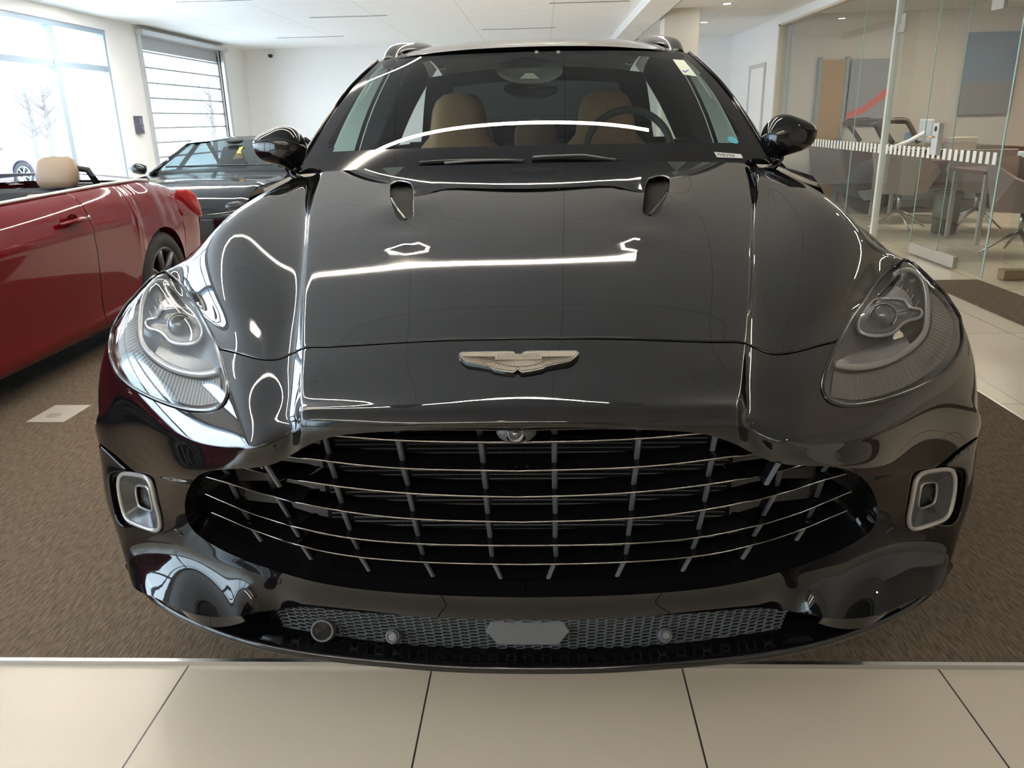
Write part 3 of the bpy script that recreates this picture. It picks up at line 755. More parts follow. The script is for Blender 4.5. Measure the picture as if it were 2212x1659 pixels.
# ---- lower mesh
TT = curve([(545, 1338), (575, 1322), (615, 1311), (655, 1310), (760, 1320), (850, 1328), (960, 1335), (1045, 1339), (1143, 1340)], 60)
tb = []
for x, y in TT:
    uv = inv(x, y-1)[None]; tb.append(SP(uv)[0]+np.array([0, .018, .004]))
tb = np.array(tb); tb[-1][0] = 0
BB = [(560, 1343, 1.60), (640, 1359, 1.575), (742, 1376, 1.56), (830, 1387, 1.55), (922, 1396, 1.54), (1040, 1401, 1.535), (1143, 1402, 1.53)]
bb = curve([U(x, y, Y=Y) for x, y, Y in BB], 60); bb[-1][0] = 0
X0 = max(tb[0][0], bb[0][0])
def low(x, t):      # point of the mesh face; x lateral, t 0 top..1 bottom
    s = -abs(x); a = at_x(tb, s); b = at_x(bb, s); p = a*(1-t)+b*t; p[0] = x
    p[1] += .006*math.sin(t*PI); return p
LM = bpy.data.objects.new('lower_mesh', None); link(LM, CAR)
m = MB(); cw, chh = .0255, .0128; W_ = .60
Hh = at_x(tb, -.05)[2]-at_x(bb, -.05)[2]
def Q(x, z):        # z measured in metres from the top line
    s = -abs(x); H = max(at_x(tb, s)[2]-at_x(bb, s)[2], .002); zt = z+(at_x(tb, 0.)[2]-at_x(tb, s)[2])*-1
    t = (z-(at_x(tb, -.0)[2]-at_x(tb, s)[2]))/H
    return t
def hexpt(x, zc):
    s = -abs(x); zt = at_x(tb, s)[2]; zb = at_x(bb, s)[2]; t = (zt-zc)/max(zt-zb, .003); t = min(max(t, 0), 1); return low(x, t)
zt0 = at_x(tb, 0.)[2]; zmax = tb[:, 2].max(); zmin = bb[:, 2].min(); bar = .0011
ncol = int(2*W_/(cw*1.5/1.5*.82))
for i in range(-34, 35):
    for j in range(-2, 12):
        xc = i*cw*.80; zc = zmax+.002-(j+(.5 if i % 2 else 0))*chh
        s = -abs(xc)
        if s < -.575: continue
        zt = at_x(tb, s)[2]; zb = at_x(bb, s)[2]
        if zc > zt+.003 or zc < zb-.003: continue
        H6 = [(xc-cw*.52, zc), (xc-cw*.28, zc+chh*.5), (xc+cw*.28, zc+chh*.5), (xc+cw*.52, zc), (xc+cw*.28, zc-chh*.5), (xc-cw*.28, zc-chh*.5)]
        O = [hexpt(*p) for p in H6]; I = [hexpt(xc+(p[0]-xc)*.89, zc+(p[1]-zc)*.79) for p in H6]
        bk = np.array([0, .005, 0]); fr = np.array([0, -.0008, 0])
        n = len(m.V); V = [p for p in O]+[p+fr for p in I]+[p+bk for p in I]
        m.add(V, [(k, (k+1) % 6, 6+(k+1) % 6, 6+k) for k in range(6)]+[(6+k, 6+(k+1) % 6, 12+(k+1) % 6, 12+k) for k in range(6)])
m.build('honeycomb', mat('mesh_grey', (.075, .085, .095), .4), LM)
xs = np.linspace(-.6, .6, 50)
MB().grid([[low(x, t)+np.array([0, .10, 0]) for x in xs] for t in (-.05, .5, 1.05)]).build('duct_back', matte, LM)
# blanking block in the middle, two parking sensors, one radar ring
o = low(0, .45); y0 = o[1]
zt_, zb_ = U(1143, 1341, Y=y0-.012)[2], U(1143, 1394, Y=y0-.012)[2]
m = MB(); hw = .093
poly = [(-hw, (zt_+zb_)/2+.003), (-hw+.016, zt_), (hw-.016, zt_), (hw, (zt_+zb_)/2+.003), (hw-.026, zb_), (-hw+.026, zb_)]
m.prism(poly, (0, y0-.012, 0), (1, 0, 0), (0, 0, 1), (0, 1, 0), .03)
bl = m.build('blanking_block', mat('dusty_grey', (.075, .08, .085), .7), LM, bevel=.003)
sen_m = mat('sensor_bezel', (.05, .055, .06), .45)
def sensor(x, y, r):
    t = U(x, y, Y=1.53); X = t[0]; c = low(X, .5); c = np.array([X, c[1], t[2]]); 
    e = bpy.data.objects.new('parking_sensor', None); link(e, CAR); ax = np.array([.10*(1 if X > 0 else -1), -.86, .42])
    MB().lathe([(r*1.30, -.014), (r*1.30, .004), (r*1.2, .008), (r*1.02, .009), (r, .014), (r*.92, .0155), (r*.70, .0155), (r*.66, .013)], c, ax, 28).build('bezel', sen_m, e, angle=35)
    MB().lathe([(r*.66, .0125), (r*.62, .0138), (.0001, .0138)], c, ax, 24).build('face', mat('sensor_face', (.085, .09, .10), .5), e, angle=35)
sensor(852, 1366, .0135); sensor(1434, 1363, .0135)
t = U(704, 1349, Y=1.555); c = np.array([t[0], low(t[0], .5)[1]-.004, t[2]]); e = bpy.data.objects.new('radar_sensor', None); link(e, CAR)
ax = np.array([-.10, -.88, .40])
MB().lathe([(.029, -.006), (.029, .006), (.027, .010), (.0235, .010), (.0215, .004)], c, ax, 36, .9).build('ring', sen_m, e, angle=40)
MB().lathe([(.0215, .003), (.0001, .004)], c, ax, 30, .9).build('window', gloss, e, True)
# ---- splitter
inn = [(1143, 1401, 1.53), (922, 1395, 1.54), (742, 1375, 1.56), (600, 1352, 1.59), (500, 1340, 1.61), (410, 1327, 1.65), (340, 1298, 1.71), (300, 1266, 1.77), (278, 1238, 1.82)]
rim = [(1144, 1438, 1.462), (995, 1435, 1.464), (850, 1425, 1.472), (633, 1400, 1.50), (488, 1363, 1.545), (390, 1322, 1.61), (325, 1279, 1.69), (292, 1240, 1.77), (276, 1215, 1.82)]
A = curve([U(x, y, Y=Y) for x, y, Y in inn], 60); B = curve([U(x, y, Y=Y) for x, y, Y in rim], 60); A[0][0] = B[0][0] = 0
A = A+np.array([0, .02, 0])
A = np.vstack([A[::-1], A[1:]*np.array([-1, 1, 1])]); B = np.vstack([B[::-1], B[1:]*np.array([-1, 1, 1])])
G = [A*(1-t)+B*t-np.array([0, 0, .010*math.sin(t*PI)]) for t in (0, .25, .5, .75)]+[B]
T = np.gradient(B, axis=0); T /= np.linalg.norm(T, axis=1, keepdims=True); Oo = np.cross(T, [0, 0, 1.]); Oo *= -np.sign(Oo[:, 1:2]+1e-9)
for th in np.linspace(.35, PI, 9): G.append(B+Oo*.008*math.sin(th)*1.0-np.array([0, 0, .0105*(1-math.cos(th))]))
G.append(G[-1]+np.array([0, .25, -.004]))
MB().grid(G).build('splitter', gloss, CAR, True)
# ---- bonnet air outlets
def make_vent():
    e = bpy.data.objects.new('bonnet_vent', None); link(e, CAR); V0 = np.array(VO); c = V0.mean(0)
    def ring(s, dn, dx=0, dy=0): return [skin(c[0]+dx+(x-c[0])*s, c[1]+dy+(y-c[1])*s, down=dn) for x, y in V0]
    MB().grid([ring(1.0, .012), ring(.98, .04), ring(.85, .075), ring(.4, .09), ring(.02, .09)], True).build('vent_mesh', vm, e, True)
    MB().tube([skin(x, y, down=.010) for x, y in curve([(845, 424), (853, 441), (864, 457), (877, 474)], 14)], .0042, 8, flat=.5).build('vent_blade', gloss, e, True)
    MB().tube([skin(x, y, down=.004) for x, y in curve([(845, 398), (855, 393), (870, 392), (888, 397)], 14)], .0035, 8).build('vent_lip', dark_chrome, e, True)
    return e
vm = mat('vent_mesh', (.02, .018, .016), .7, 0, .1)
_b = vm.node_tree.nodes['Principled BSDF']; _t = nd(vm, 'ShaderNodeTexCoord'); _v = nd(vm, 'ShaderNodeTexVoronoi'); _v.inputs['Scale'].default_value = 260; _v.inputs['Randomness'].default_value = 0
_c = nd(vm, 'ShaderNodeMath', operation='GREATER_THAN'); _c.inputs[1].default_value = .60; _m = nd(vm, 'ShaderNodeMix', data_type='RGBA'); _m.inputs[6].default_value = (.001, .001, .001, 1); _m.inputs[7].default_value = (.022, .016, .011, 1)
lk(vm, _t.outputs['Object'], _v.inputs['Vector']); lk(vm, _v.outputs['Distance'], _c.inputs[0]); lk(vm, _c.outputs[0], _m.inputs[0]); lk(vm, _m.outputs[2], _b.inputs['Base Color'])
VT = make_vent(); mirror_tree(VT, CAR)

# flush parking sensors in the painted corners
for lab in ('side with the window wall',):
    e = bpy.data.objects.new('flush_sensor', None); link(e, CAR); p = skin(385, 1150); n = nrm(385, 1150)
    MB().lathe([(.0125, -.001), (.0125, .0012), (.0108, .0016), (.0105, .0006), (.0085, .0006), (.0082, .0016), (.0001, .0016)], p, n, 28).build('disc', gloss, e, True)
    mirror_tree(e, CAR)
# ---------------------------------------------------------------- windscreen, roof, flanks, interior
wg = glass('windscreen_glass', (.50, .56, .53), 1.52, 0, .02)
sg = glass('side_glass', (.80, .95, .90), 1.5)
pg = glass('privacy_glass', (.05, .06, .06), 1.5)
trimd = mat('headliner', (.035, .034, .033), .8)
tan = mat('tan_leather', (.45, .24, .12), .45)
bA = np.array([0, 2.90, 0]); zb = U(1150, 355, Y=2.90)[2]; zt = U(1160, 102, Y=3.62)[2]
pil = curve([U(636, 378, Y=3.06), U(696, 275, Y=3.28), U(747, 202, Y=3.48), U(785, 161, Y=3.62), U(816, 133, Y=3.76)], 41)
NT, NS = 41, 61
WS = np.zeros((NT, NS, 3))
for i in range(NT):
    t = i/(NT-1); c = np.array([0, 2.90*(1-t)+3.62*t, zb*(1-t)+zt*t+.018*math.sin(PI*t)])
    p = pil[i]
    for j in range(NS):
        s = j/(NS-1); w = s*s*.55+.45*s**4; WS[i, j] = [p[0]*s, c[1]*(1-w)+p[1]*w, c[2]*(1-w)+p[2]*w]
FULL = np.concatenate([WS[:, ::-1], WS[:, 1:]*np.array([-1, 1, 1])], 1)
m = MB().grid(list(FULL)); mi = []
for i in range(NT-1):
    for j in range(FULL.shape[1]-1):
        s = abs(j+.5-(NS-1))/(NS-1); t = (i+.5)/(NT-1); se = .905+.03*t
        fr = t < .13 or t > .965 or s > se or ((s > se-.07) and (t < .20) and ((s-se+.07)/.07)**2+((.20-t)/.07)**2 > 1)
        pod = (s/.145)**2+((t-.845)/.12)**2 < 1
        mi.append(1 if fr else 0)
m.mi = mi
ws = m.build('windscreen', [wg, gloss], CAR, True)
# roof : nearly flat crown falling to the cant rails
def roof_z(y): return 1.0*(zt+.012)+ .15*math.sin(min(max((y-3.62)/2.4, 0), 1)*PI*.62) - .10*max(0, (y-5.0)/.8)**2
G = []
for y in np.linspace(3.60, 5.75, 26):
    k = min(1, (y-3.60)/.25); row = []
    yb = [3.62, 3.76][1]
    for s in np.linspace(-1, 1, 41):
        w = s*s*.55+.45*s**4; off = (3.76-3.62)*w*max(0, 1-(y-3.6)/1.2)
        X = s*(.70-.06*max(0, (y-4.6)/1.2)); ztop = roof_z(y)
        row.append((X*(abs(pil[-1][0])/.70), y+off, ztop-(zt-pil[-1][2]+.015)*w*1.0-.010*(1-k)))
    G.append(row)
RF = np.array(G)
MB().grid(G, flip=True).build('roof', paint, CAR, True)
MB().grid([[np.array(p)-np.array([0, 0, .03]) for p in r] for r in G]).build('headliner', trimd, CAR, True)
# cant rail / windscreen pillars
def flank_strip(name, A, B, m_, th=.0):
    G = [A, A*.5+B*.5+np.array([-.006, 0, .006]), B]
    o = MB().grid(G).build(name, m_, CAR, True); mirror_x(o)
out = pil+np.array([-.030, .055, -.012])
flank_strip('windscreen_pillar', pil+np.array([0, 0, .002]), out, paint)
# dark moulding beside the glass
o = MB().tube([p+np.array([-.002, 0, .004]) for p in pil], .0055, 8).build('pillar_moulding', gloss, CAR, True); mirror_x(o)
rl = RF[:, 0].copy(); rl = rl[2:]
# belt line and flanks
def belt(y): return np.array([-.955-.03*min(1, (y-2.8)/1.0)+.08*max(0, (y-4.6)/1.3)**2, y, 1.135+.055*min(1, (y-2.8)/2.5)])
top = np.vstack([out, rl+np.array([-.02, 0, -.02])]); to = np.argsort(top[:, 1])
def top_at(y): return np.array([np.interp(y, top[to, 1], top[to, k]) for k in range(3)])
# door glass
ys = np.linspace(3.12, 5.55, 60)
def side_face(name, y0, y1, m_, a0=0.0, a1=1.0, inset=.012, n=16):
    G = []
    y0 = y0 if isinstance(y0, tuple) else (y0, y0); y1 = y1 if isinstance(y1, tuple) else (y1, y1)
    for t in np.linspace(a0, a1, 7):
        G.append([belt(y)*(1-t)+top_at(y)*t+np.array([inset-.02*math.sin(t*PI), 0, 0]) for y in np.linspace(y0[0]*(1-t)+y0[1]*t, y1[0]*(1-t)+y1[1]*t, n)])
    o = MB().grid(G, flip=True).build(name, m_, CAR, True); return o, mirror_x(o)
side_face('front_door_glass', (3.86, 3.84), (4.40, 4.22), sg); side_face('door_pillar', (4.40, 4.22), (4.52, 4.36), gloss, inset=.008)
side_face('rear_door_glass', (4.52, 4.36), 5.05, pg); side_face('rear_pillar', 5.05, 5.62, paint, inset=.0)
o, o2 = side_face('quarter_trim', (2.98, 3.70), (3.86, 3.84), gloss, 0, 1, .010, 10)
# flank panels from the wing backwards
def flank(name, y0, y1, arch=None):
    G = []
    prof = [(0, 0), (-.03, -.035), (-.065, -.10), (-.10, -.20), (-.118, -.32), (-.112, -.45), (-.095, -.58), (-.085, -.68), (-.10, -.76), (-.08, -.82)]
    for y in np.linspace(y0, y1, 24):
        b = belt(y); zl = b[2]-.82
        if arch: zl = max(zl, .40+math.sqrt(max(0, .40**2-(y-arch)**2))) if abs(y-arch) < .40 else zl
        k = (b[2]-zl)/.82; taper = .08*max(0, (y-5.3)/.8)**2
        flare = 0 if not arch else -.02*math.exp(-((y-arch)/.35)**2)
        row = []
        for dx, dz in prof:
            z = b[2]+dz*k; f = np.interp(-(z-b[2]), [-p[1] for p in prof], [p[0] for p in prof]); row.append((b[0]+f+taper+flare*min(1, -(z-b[2])/.3), y, z))
        G.append(row)
    o = MB().grid(G).build(name, paint, CAR, True); mirror_x(o)
flank('front_door', 2.806, 4.10); flank('rear_door', 4.106, 5.02); flank('rear_quarter', 5.026, 6.15, 5.42)
# tail
tb_ = [(5.62, 1.60), (5.80, 1.50), (6.02, 1.20)]
G = [[(x*(.60+.12*k), y, z-.04*(x*x)) for x in np.linspace(-1, 1, 21)] for k, (y, z) in enumerate([(5.62, 1.615), (5.85, 1.42), (6.05, 1.20)])]
G = [[(x*(.70+.16*k/4), y, z-.05*(x*x)) for x in np.linspace(-1, 1, 25)] for k, (y, z) in enumerate([(5.56, 1.66), (5.66, 1.58), (5.80, 1.46), (5.95, 1.31), (6.05, 1.18)])]
m = MB().grid(G); m.mi = [(0 if 1 <= i < 3 and 3 <= j < 21 else 1) for i in range(4) for j in range(24)]
m.build('rear_window', [pg, gloss], CAR, True)
G = [[(x*w, y-.16*x*x*x*x, z) for x in np.linspace(-1, 1, 21)] for w, y, z in ((.90, 6.03, 1.20), (.93, 6.15, 1.14), (.96, 6.22, .85), (.96, 6.25, .6), (.93, 6.2, .38))]
MB().grid(G, flip=True).build('tailgate', paint, CAR, True)
MB().box((-.9, 2.9, .28), (.9, 6.1, .42)).build('underbody', matte, CAR)
# inner engine-bay wall and wheel-house liners keep light from passing under the bonnet
MB().box((-.86, 2.80, .3), (.86, 2.84, 1.06)).build('bulkhead', matte, CAR)
MB().box((-.60, 1.62, .34), (.60, 2.7, .62)).build('engine_tray', matte, CAR)
# wheels
def wheel(x, y, name='wheel'):
    e = bpy.data.objects.new(name, None); link(e, CAR); s = -1 if x < 0 else 1
    R = .375; prof = [(.26, -.12), (.33, -.135), (R-.012, -.125), (R, -.10), (R, .10), (R-.012, .125), (.33, .135), (.26, .12)]
    MB().lathe(prof, (x, y, R), (s, 0, 0), 48).build('tyre', mat('tyre_rubber', (.02, .02, .02), .75), e, True)
    MB().lathe([(.26, -.12), (.255, .10), (.268, .122), (.262, .126), (.245, .11), (.24, -.1)], (x, y, R), (s, 0, 0), 48).build('rim', silver, e, True)
    m = MB()
    for k in range(10):
        a = 2*PI*k/10; c, q = math.cos(a), math.sin(a)
        m.tube([(x+s*.085, y+c*.03, R+q*.03), (x+s*.10, y+c*.14, R+q*.14), (x+s*.105, y+c*.25, R+q*.25)], [.02, .014, .018], 6)
    m.lathe([(.055, .06), (.055, .10), (.03, .112), (.0001, .113)], (x, y, R), (s, 0, 0), 20)
    m.build('spokes', silver, e, True)
for y in (2.36, 5.42):
    for x in (-.88, .88): wheel(x, y)
# ---- cabin
MB().grid([[(x, y, z-.03*x*x) for x in np.linspace(-.84, .84, 21)] for y, z in ((2.98, 1.10), (3.15, 1.155), (3.4, 1.165), (3.52, 1.14), (3.56, 1.02), (3.55, .8))], flip=True).build('dashboard', mat('dash_leather', (.07, .072, .066), .55), CAR, True)
o = MB().grid([[(.38+.23*math.cos(a)*w, y, 1.11+h*math.sin(a)) for a in np.linspace(0, PI, 17)] for y, h, w in ((3.28, .02, .8), (3.36, .085, 1), (3.50, .105, 1), (3.56, .09, .97))]).build('instrument_hood', mat('dash_leather'), CAR, True)
def seat(x, name='front_seat', y=4.12, label=None):
    e = bpy.data.objects.new(name, None); link(e, CAR)
    if label: e['label'] = label
    H = [(.62, .25, .06), (.75, .262, .085), (.95, .265, .085), (1.08, .26, .08), (1.16, .24, .07), (1.215, .195, .065), (1.26, .155, .06), (1.32, .145, .06), (1.39, .135, .058), (1.435, .115, .05), (1.465, .075, .035), (1.475, .01, .006)]
    G = []
    for z, w, d in H:
        yy = y+.22*(z-.62)
        G.append([(x+w*np.sign(math.cos(a))*abs(math.cos(a))**.6, yy+d*np.sign(math.sin(a))*abs(math.sin(a))**.8, z) for a in np.linspace(0, 2*PI, 36, endpoint=False)])
    MB().grid(G, True).build('backrest', tan, e, True)
    MB().tube([(x-.2, y+.0, .60), (x-.2, y-.48, .62)], .07, 10).tube([(x+.2, y+.0, .60), (x+.2, y-.48, .62)], .07, 10).box((x-.2, y-.5, .53), (x+.2, y, .66)).build('cushion', tan, e, True)
    return e
seat(-.385); seat(.365)
m = MB()
e = bpy.data.objects.new('rear_seat', None); link(e, CAR)
G = [[(x, 5.12+.22*(z-.6)+dy, z-.02*x*x) for x in np.linspace(-.62, .62, 15)] for z, dy in ((.6, 0), (.9, -.03), (1.12, -.02), (1.16, .04), (1.1, .12))]
MB().grid(G).build('backrest', tan, e, True)
for x in (-.40, 0.0, .40):
    G = [[(x+w*math.cos(a), 5.22+d*math.sin(a), z) for a in np.linspace(0, 2*PI, 24, endpoint=False)] for z, w, d in ((1.13, .10, .04), (1.20, .135, .05), (1.28, .13, .05), (1.325, .10, .04), (1.335, .01, .005))]
    MB().grid(G, True).build('headrest', tan, e, True)
# steering wheel
c = U(1358, 326, Y=3.62); e = bpy.data.objects.new('steering_wheel', None); link(e, CAR)
uu = np.array([1., 0, 0]); vv = np.array([0, .40, .916]); R = .185
MB().tube([c+uu*R*math.cos(a)+vv*R*math.sin(a) for a in np.linspace(0, 2*PI, 48, endpoint=False)], .016, 10, closed=True).build('rim', mat('wheel_leather', (.05, .055, .055), .4), e, True)
MB().tube([c-uu*R, c-uu*.07, c+uu*.07, c+uu*R], [.012, .03, .03, .012], 8).tube([c, c-vv*R], [.03, .012], 8).build('spokes', matte, e, True)
# camera pod and mirror behind the screen
WPR = proj(FULL)
def wsp(x, y, down=.02):
    """place on the windscreen seen at a photo point"""
    d = np.hypot(WPR[..., 0]-x, WPR[..., 1]-y).ravel(); k = np.argsort(d)[:14]; A_ = np.c_[np.ones(14), WPR.reshape(-1, 2)[k]-np.array([x, y])]
    q = U(x, y, Y=float(np.linalg.lstsq(A_, FULL.reshape(-1, 3)[k, 1], rcond=None)[0][0])); r = q-C0; return q+r/np.linalg.norm(r)*down
e = bpy.data.objects.new('mirror_pod', None); link(e, CAR)
def oval(cx, cy, a, b, dn, n=32): return [wsp(cx+a*math.cos(t), cy+b*math.sin(t), dn) for t in np.linspace(0, 2*PI, n, endpoint=False)]
MB().grid([oval(1144, 152, 72, 29, .012), oval(1144, 152, 66, 26, .05), oval(1144, 155, 40, 14, .09), oval(1144, 155, 2, 1, .1)], True).build('shell', mat('pod_black', (.012, .011, .010), .5), e, True)
MB().add([wsp(1122, 170, .008), wsp(1166, 170, .008), wsp(1152, 158, .008), wsp(1136, 158, .008)], [(0, 1, 2, 3)]).build('camera_window', mat('pod_grey', (.35, .34, .31), .4), e)
MB().grid([oval(1146, 190, 58, 18, .17), oval(1146, 192, 60, 21, .19), oval(1146, 192, 3, 1, .20)], True).build('rear_view_mirror', mat('mirror_back', (.03, .035, .04), .3), e, True)
for x in (1159, 1206):
    MB().add([wsp(x+a, 112+b, .004) for a, b in ((-3.5, -3), (3.5, -3), (3.5, 3), (-3.5, 3))], [(0, 1, 2, 3)]).build('screen_marker', mat('marker', (.75, .78, .7), .5), e)
# papers on the screen
def decal(name, pts, m_, dn=-.0015, parent=None):
    if len(pts) == 4:
        a, b, c, d = map(np.array, pts); G = []
        for t in np.linspace(0, 1, 4): G.append([wsp(*((a*(1-s)+b*s)*(1-t)+(d*(1-s)+c*s)*t), dn) for s in np.linspace(0, 1, 10)])
        return MB().grid(G).build(name, m_, parent or CAR)
    return MB().add([wsp(x, y, dn) for x, y in pts], [tuple(range(len(pts)))]).build(name, m_, parent or CAR)
st_w = mat('sticker_white', (.74, .80, .70), .5)
d = bpy.data.objects.new('inspection_sticker', None); link(d, CAR); d['label'] = 'pale two-part sticker in the upper corner of the windscreen'
decal('paper', [(1453, 128), (1477, 130), (1489, 144), (1505, 165), (1476, 161), (1461, 140)], st_w, -.007, parent=d)
decal('print', [(1475, 151), (1480, 154), (1487, 150), (1488, 152), (1480, 157), (1474, 153)], mat('ink_blue', (.05, .10, .35), .5), -.010, d)
d = bpy.data.objects.new('stock_sticker', None); link(d, CAR); d['label'] = 'white stock sticker reading W8794 at the foot of the windscreen'
decal('paper', [(1542, 328), (1601, 333), (1605, 342), (1549, 340)], mat('paper_white', (.85, .85, .85), .5), -.005, parent=d)
decal('round_sticker', [(1583.5+11.5*math.cos(a)*1.0+2*math.sin(a), 302.5+7*math.sin(a)+3*math.cos(a)) for a in np.linspace(0, 2*PI, 20, endpoint=False)], mat('sticker_blue', (.12, .50, .62), .5))
def lettering(name, txt, o, ax, ay, size, m_, parent, spacing=1.0, curve_fn=None, extr=.0003):
    c = bpy.data.curves.new('t', 'FONT'); c.body = txt; c.size = 1; c.align_x = 'CENTER'; c.align_y = 'CENTER'; c.extrude = 0; c.space_character = spacing
    t = bpy.data.objects.new('t', c); COL.objects.link(t); dg = bpy.context.evaluated_depsgraph_get(); me = bpy.data.meshes.new_from_object(t.evaluated_get(dg)); bpy.data.objects.remove(t)
    V = np.array([v.co[:] for v in me.vertices]); F = [tuple(p.vertices) for p in me.polygons]; w = V[:, 0].max()-V[:, 0].min()
    V = V/w*size
    ax, ay, o = map(np.array, (ax, ay, o)); n = np.cross(ax, ay)
    W3 = [o+ax*v[0]+ay*v[1]+n*(extr+(curve_fn(v[0]) if curve_fn else 0)) for v in V]
    return mesh(name, W3, F, m_, parent)
a = wsp(1549, 337, -.003); b = wsp(1588, 340.5, -.003); ax = b-a; L_ = np.linalg.norm(ax); ax /= L_; up = wsp(1568, 331, -.003)-wsp(1570, 340, -.003); up /= np.linalg.norm(up)
up = up-ax*(up@ax); up /= np.linalg.norm(up)
lettering('print', 'W8794', (wsp(1567, 335.2, -.010)), ax, up, L_*1.0, mat('ink_black', (.02, .02, .02), .5), d)
a = wsp(1468, 147, -.003); b = wsp(1492, 149, -.003); ax = b-a; ax /= np.linalg.norm(ax); up = np.array([0, .5, .86]); up = up-ax*(up@ax); up /= np.linalg.norm(up)
# wipers
def wiper(pa, pb, arm):
    e = bpy.data.objects.new('wiper', None); link(e, CAR)
    B = [wsp(*p, -.012) for p in curve([pa, ((pa[0]+pb[0])/2, (pa[1]+pb[1])/2-3), pb], 12)]
    MB().tube(B, [.004]+[.006]*10+[.003], 8, flat=.6).build('blade', matte, e, True)
    MB().tube([wsp(*p, -.022) for p in arm], [.006]*len(arm), 8, flat=.7).build('arm', mat('wiper_arm', (.10, .09, .085), .35), e, True)
wiper((1148, 341), (1345, 345), [(1152, 339), (1200, 337), (1260, 335), (1300, 341), (1330, 346)])
wiper((905, 350), (1136, 347), [(960, 352), (1020, 348), (1080, 346), (1130, 347)])
# roof rails
R_ = [(-.642, 3.80, -.035), (-.650, 3.93, -.004), (-.653, 4.08, .012), (-.650, 4.6, .014), (-.637, 5.2, .012), (-.62, 5.5, .0), (-.61, 5.58, -.03)]
zr = lambda x, y: roof_z(y)-(zt-pil[-1][2]+.015)*((x/.70)**2*.55+.45*(x/.70)**4)
o = MB().tube([(x, y, zr(x, y)+h) for x, y, h in [tuple(p) for p in curve(R_, 40)]], .030, 12, flat=.8).build('roof_rail', gloss, CAR, True); mirror_x(o)
# door mirrors
def make_mirror():
    e = bpy.data.objects.new('door_mirror', None); link(e, CAR)
    S = [(547, 309, 311, .004), (553, 301, 330, .03), (566, 291, 345, .055), (585, 282, 353, .075), (605, 274, 358, .088), (622, 271, 362, .09), (640, 277, 362, .085), (652, 290, 352, .07), (659, 304, 338, .05), (662, 318, 324, .01)]
    G = []
    S = curve(S, 28)
    for x, zt_, zb_, d in S:
        a = U(x, zt_, Y=3.06); b = U(x, zb_, Y=3.06); c = (a+b)/2; h = abs(a[2]-b[2])/2; row = []
        for k in range(32):
            t = 2*PI*k/32; sx = math.cos(t); sz = math.sin(t)
            row.append((c[0], c[1]-d*abs(sx)**.8*np.sign(sx)*(1 if sx > 0 else .35), c[2]+h*abs(sz)**.75*np.sign(sz)))
        G.append(row)
    MB().grid(G, True).build('housing', gloss, e, True)
    # slim shoulder line round the housing
    ln = [np.array(g[1])*.35+np.array(g[2])*.65+np.array([0, -.0012, 0]) for g in G[2:-2]]
    MB().tube(ln, .0016, 6).build('split_line', matte, e, True)
    a = U(632, 358, Y=3.06); b = U(612, 372, Y=3.02); c = U(622, 386, Y=2.98)
    MB().tube([U(628, 350, Y=3.06), U(626, 366, Y=3.06), U(636, 380, Y=3.05), U(652, 392, Y=3.02)], [.045, .026, .022, .03], 12, flat=.6).build('stem', gloss, e, True)
    return e
DM = make_mirror(); DM['label'] = 'gloss black door mirror, side with the window wall'; mirror_tree(DM, CAR)['label'] = 'gloss black door mirror, side with the glass office'
# ---- winged badge
bx0 = 900; s_ = 4.916
def Bz_(x, y): return (bx0+x/s_, 700+y/s_)
halfL = [(1110, 345), (1075, 345), (1060, 325), (1040, 315), (800, 318), (500, 328), (478, 340), (470, 355), (490, 385), (515, 410), (560, 440), (700, 465), (800, 485), (835, 510), (960, 535), (1050, 545), (1085, 520), (1110, 495)]
cB = U(900+1110/s_, 700+430/s_, Y=inv(1126, 787)[1]*0+SP(inv(1126, 787)[None])[0][1]); cB[0] = 0
nB = nrm(1120, 787)*np.array([0, 1, 1]); nB /= np.linalg.norm(nB); uB = np.array([1., 0, 0]); vB = np.cross(nB, uB); vB *= np.sign(vB[2])
def toB(x, y):
    """photo point on the badge plane -> (lateral, up) metres"""
    d = CM.T @ np.array([(x-1106)/CF, (y-829.5)/CF, 1.]); t = ((cB-C0)@nB)/(d@nB); p = C0+t*d-cB; return p@uB, p@vB
H = [toB(*Bz_(*p)) for p in halfL]; x0 = H[0][0]; H = [(x-x0, y) for x, y in H]; H[0] = (0, H[0][1]); H[-1] = (0, H[-1][1])
POL = H+[(-x, y) for x, y in H[-2:0:-1]]
sag = lambda x: -.30*x*x
BD = bpy.data.objects.new('winged_badge', None); link(BD, CAR); BD['label'] = 'bronze winged badge on the bonnet nose'
def bp(x, y, h): return cB+uB*x+vB*y+nB*(h+.002)+np.array([0, -sag(x), 0])*1.0
def blate(name, poly, h0, h1, m_, sh=1.0, par=None, bev=0):
    N = len(poly); cx = 0; cy = sum(p[1] for p in poly)/N
    A = [bp(x, y, h0) for x, y in poly]; B = [bp(x*sh, cy+(y-cy)*sh, h1) for x, y in poly]
    return MB().add(A+B, [tuple(range(N, 2*N))[::-1]]+[(i, (i+1) % N, N+(i+1) % N, N+i) for i in range(N)]).build(name, m_, par or BD, bevel=bev)
bronze = mat('badge_bronze', (.13, .105, .075), .38, .5)
blate('rim', POL, -.004, .0028, mat('badge_rim', (.05, .048, .045), .2, .8), .985, bev=.001)
my = sum(p[1] for p in POL)/len(POL)
inner = [(x*.955, my+(y-my)*.86) for x, y in POL]
blate('enamel', inner, .002, .0034, bronze, 1.0)
tb_ = lambda x, y: (toB(*Bz_(x, y))[0]-x0, toB(*Bz_(x, y))[1])
m = MB()
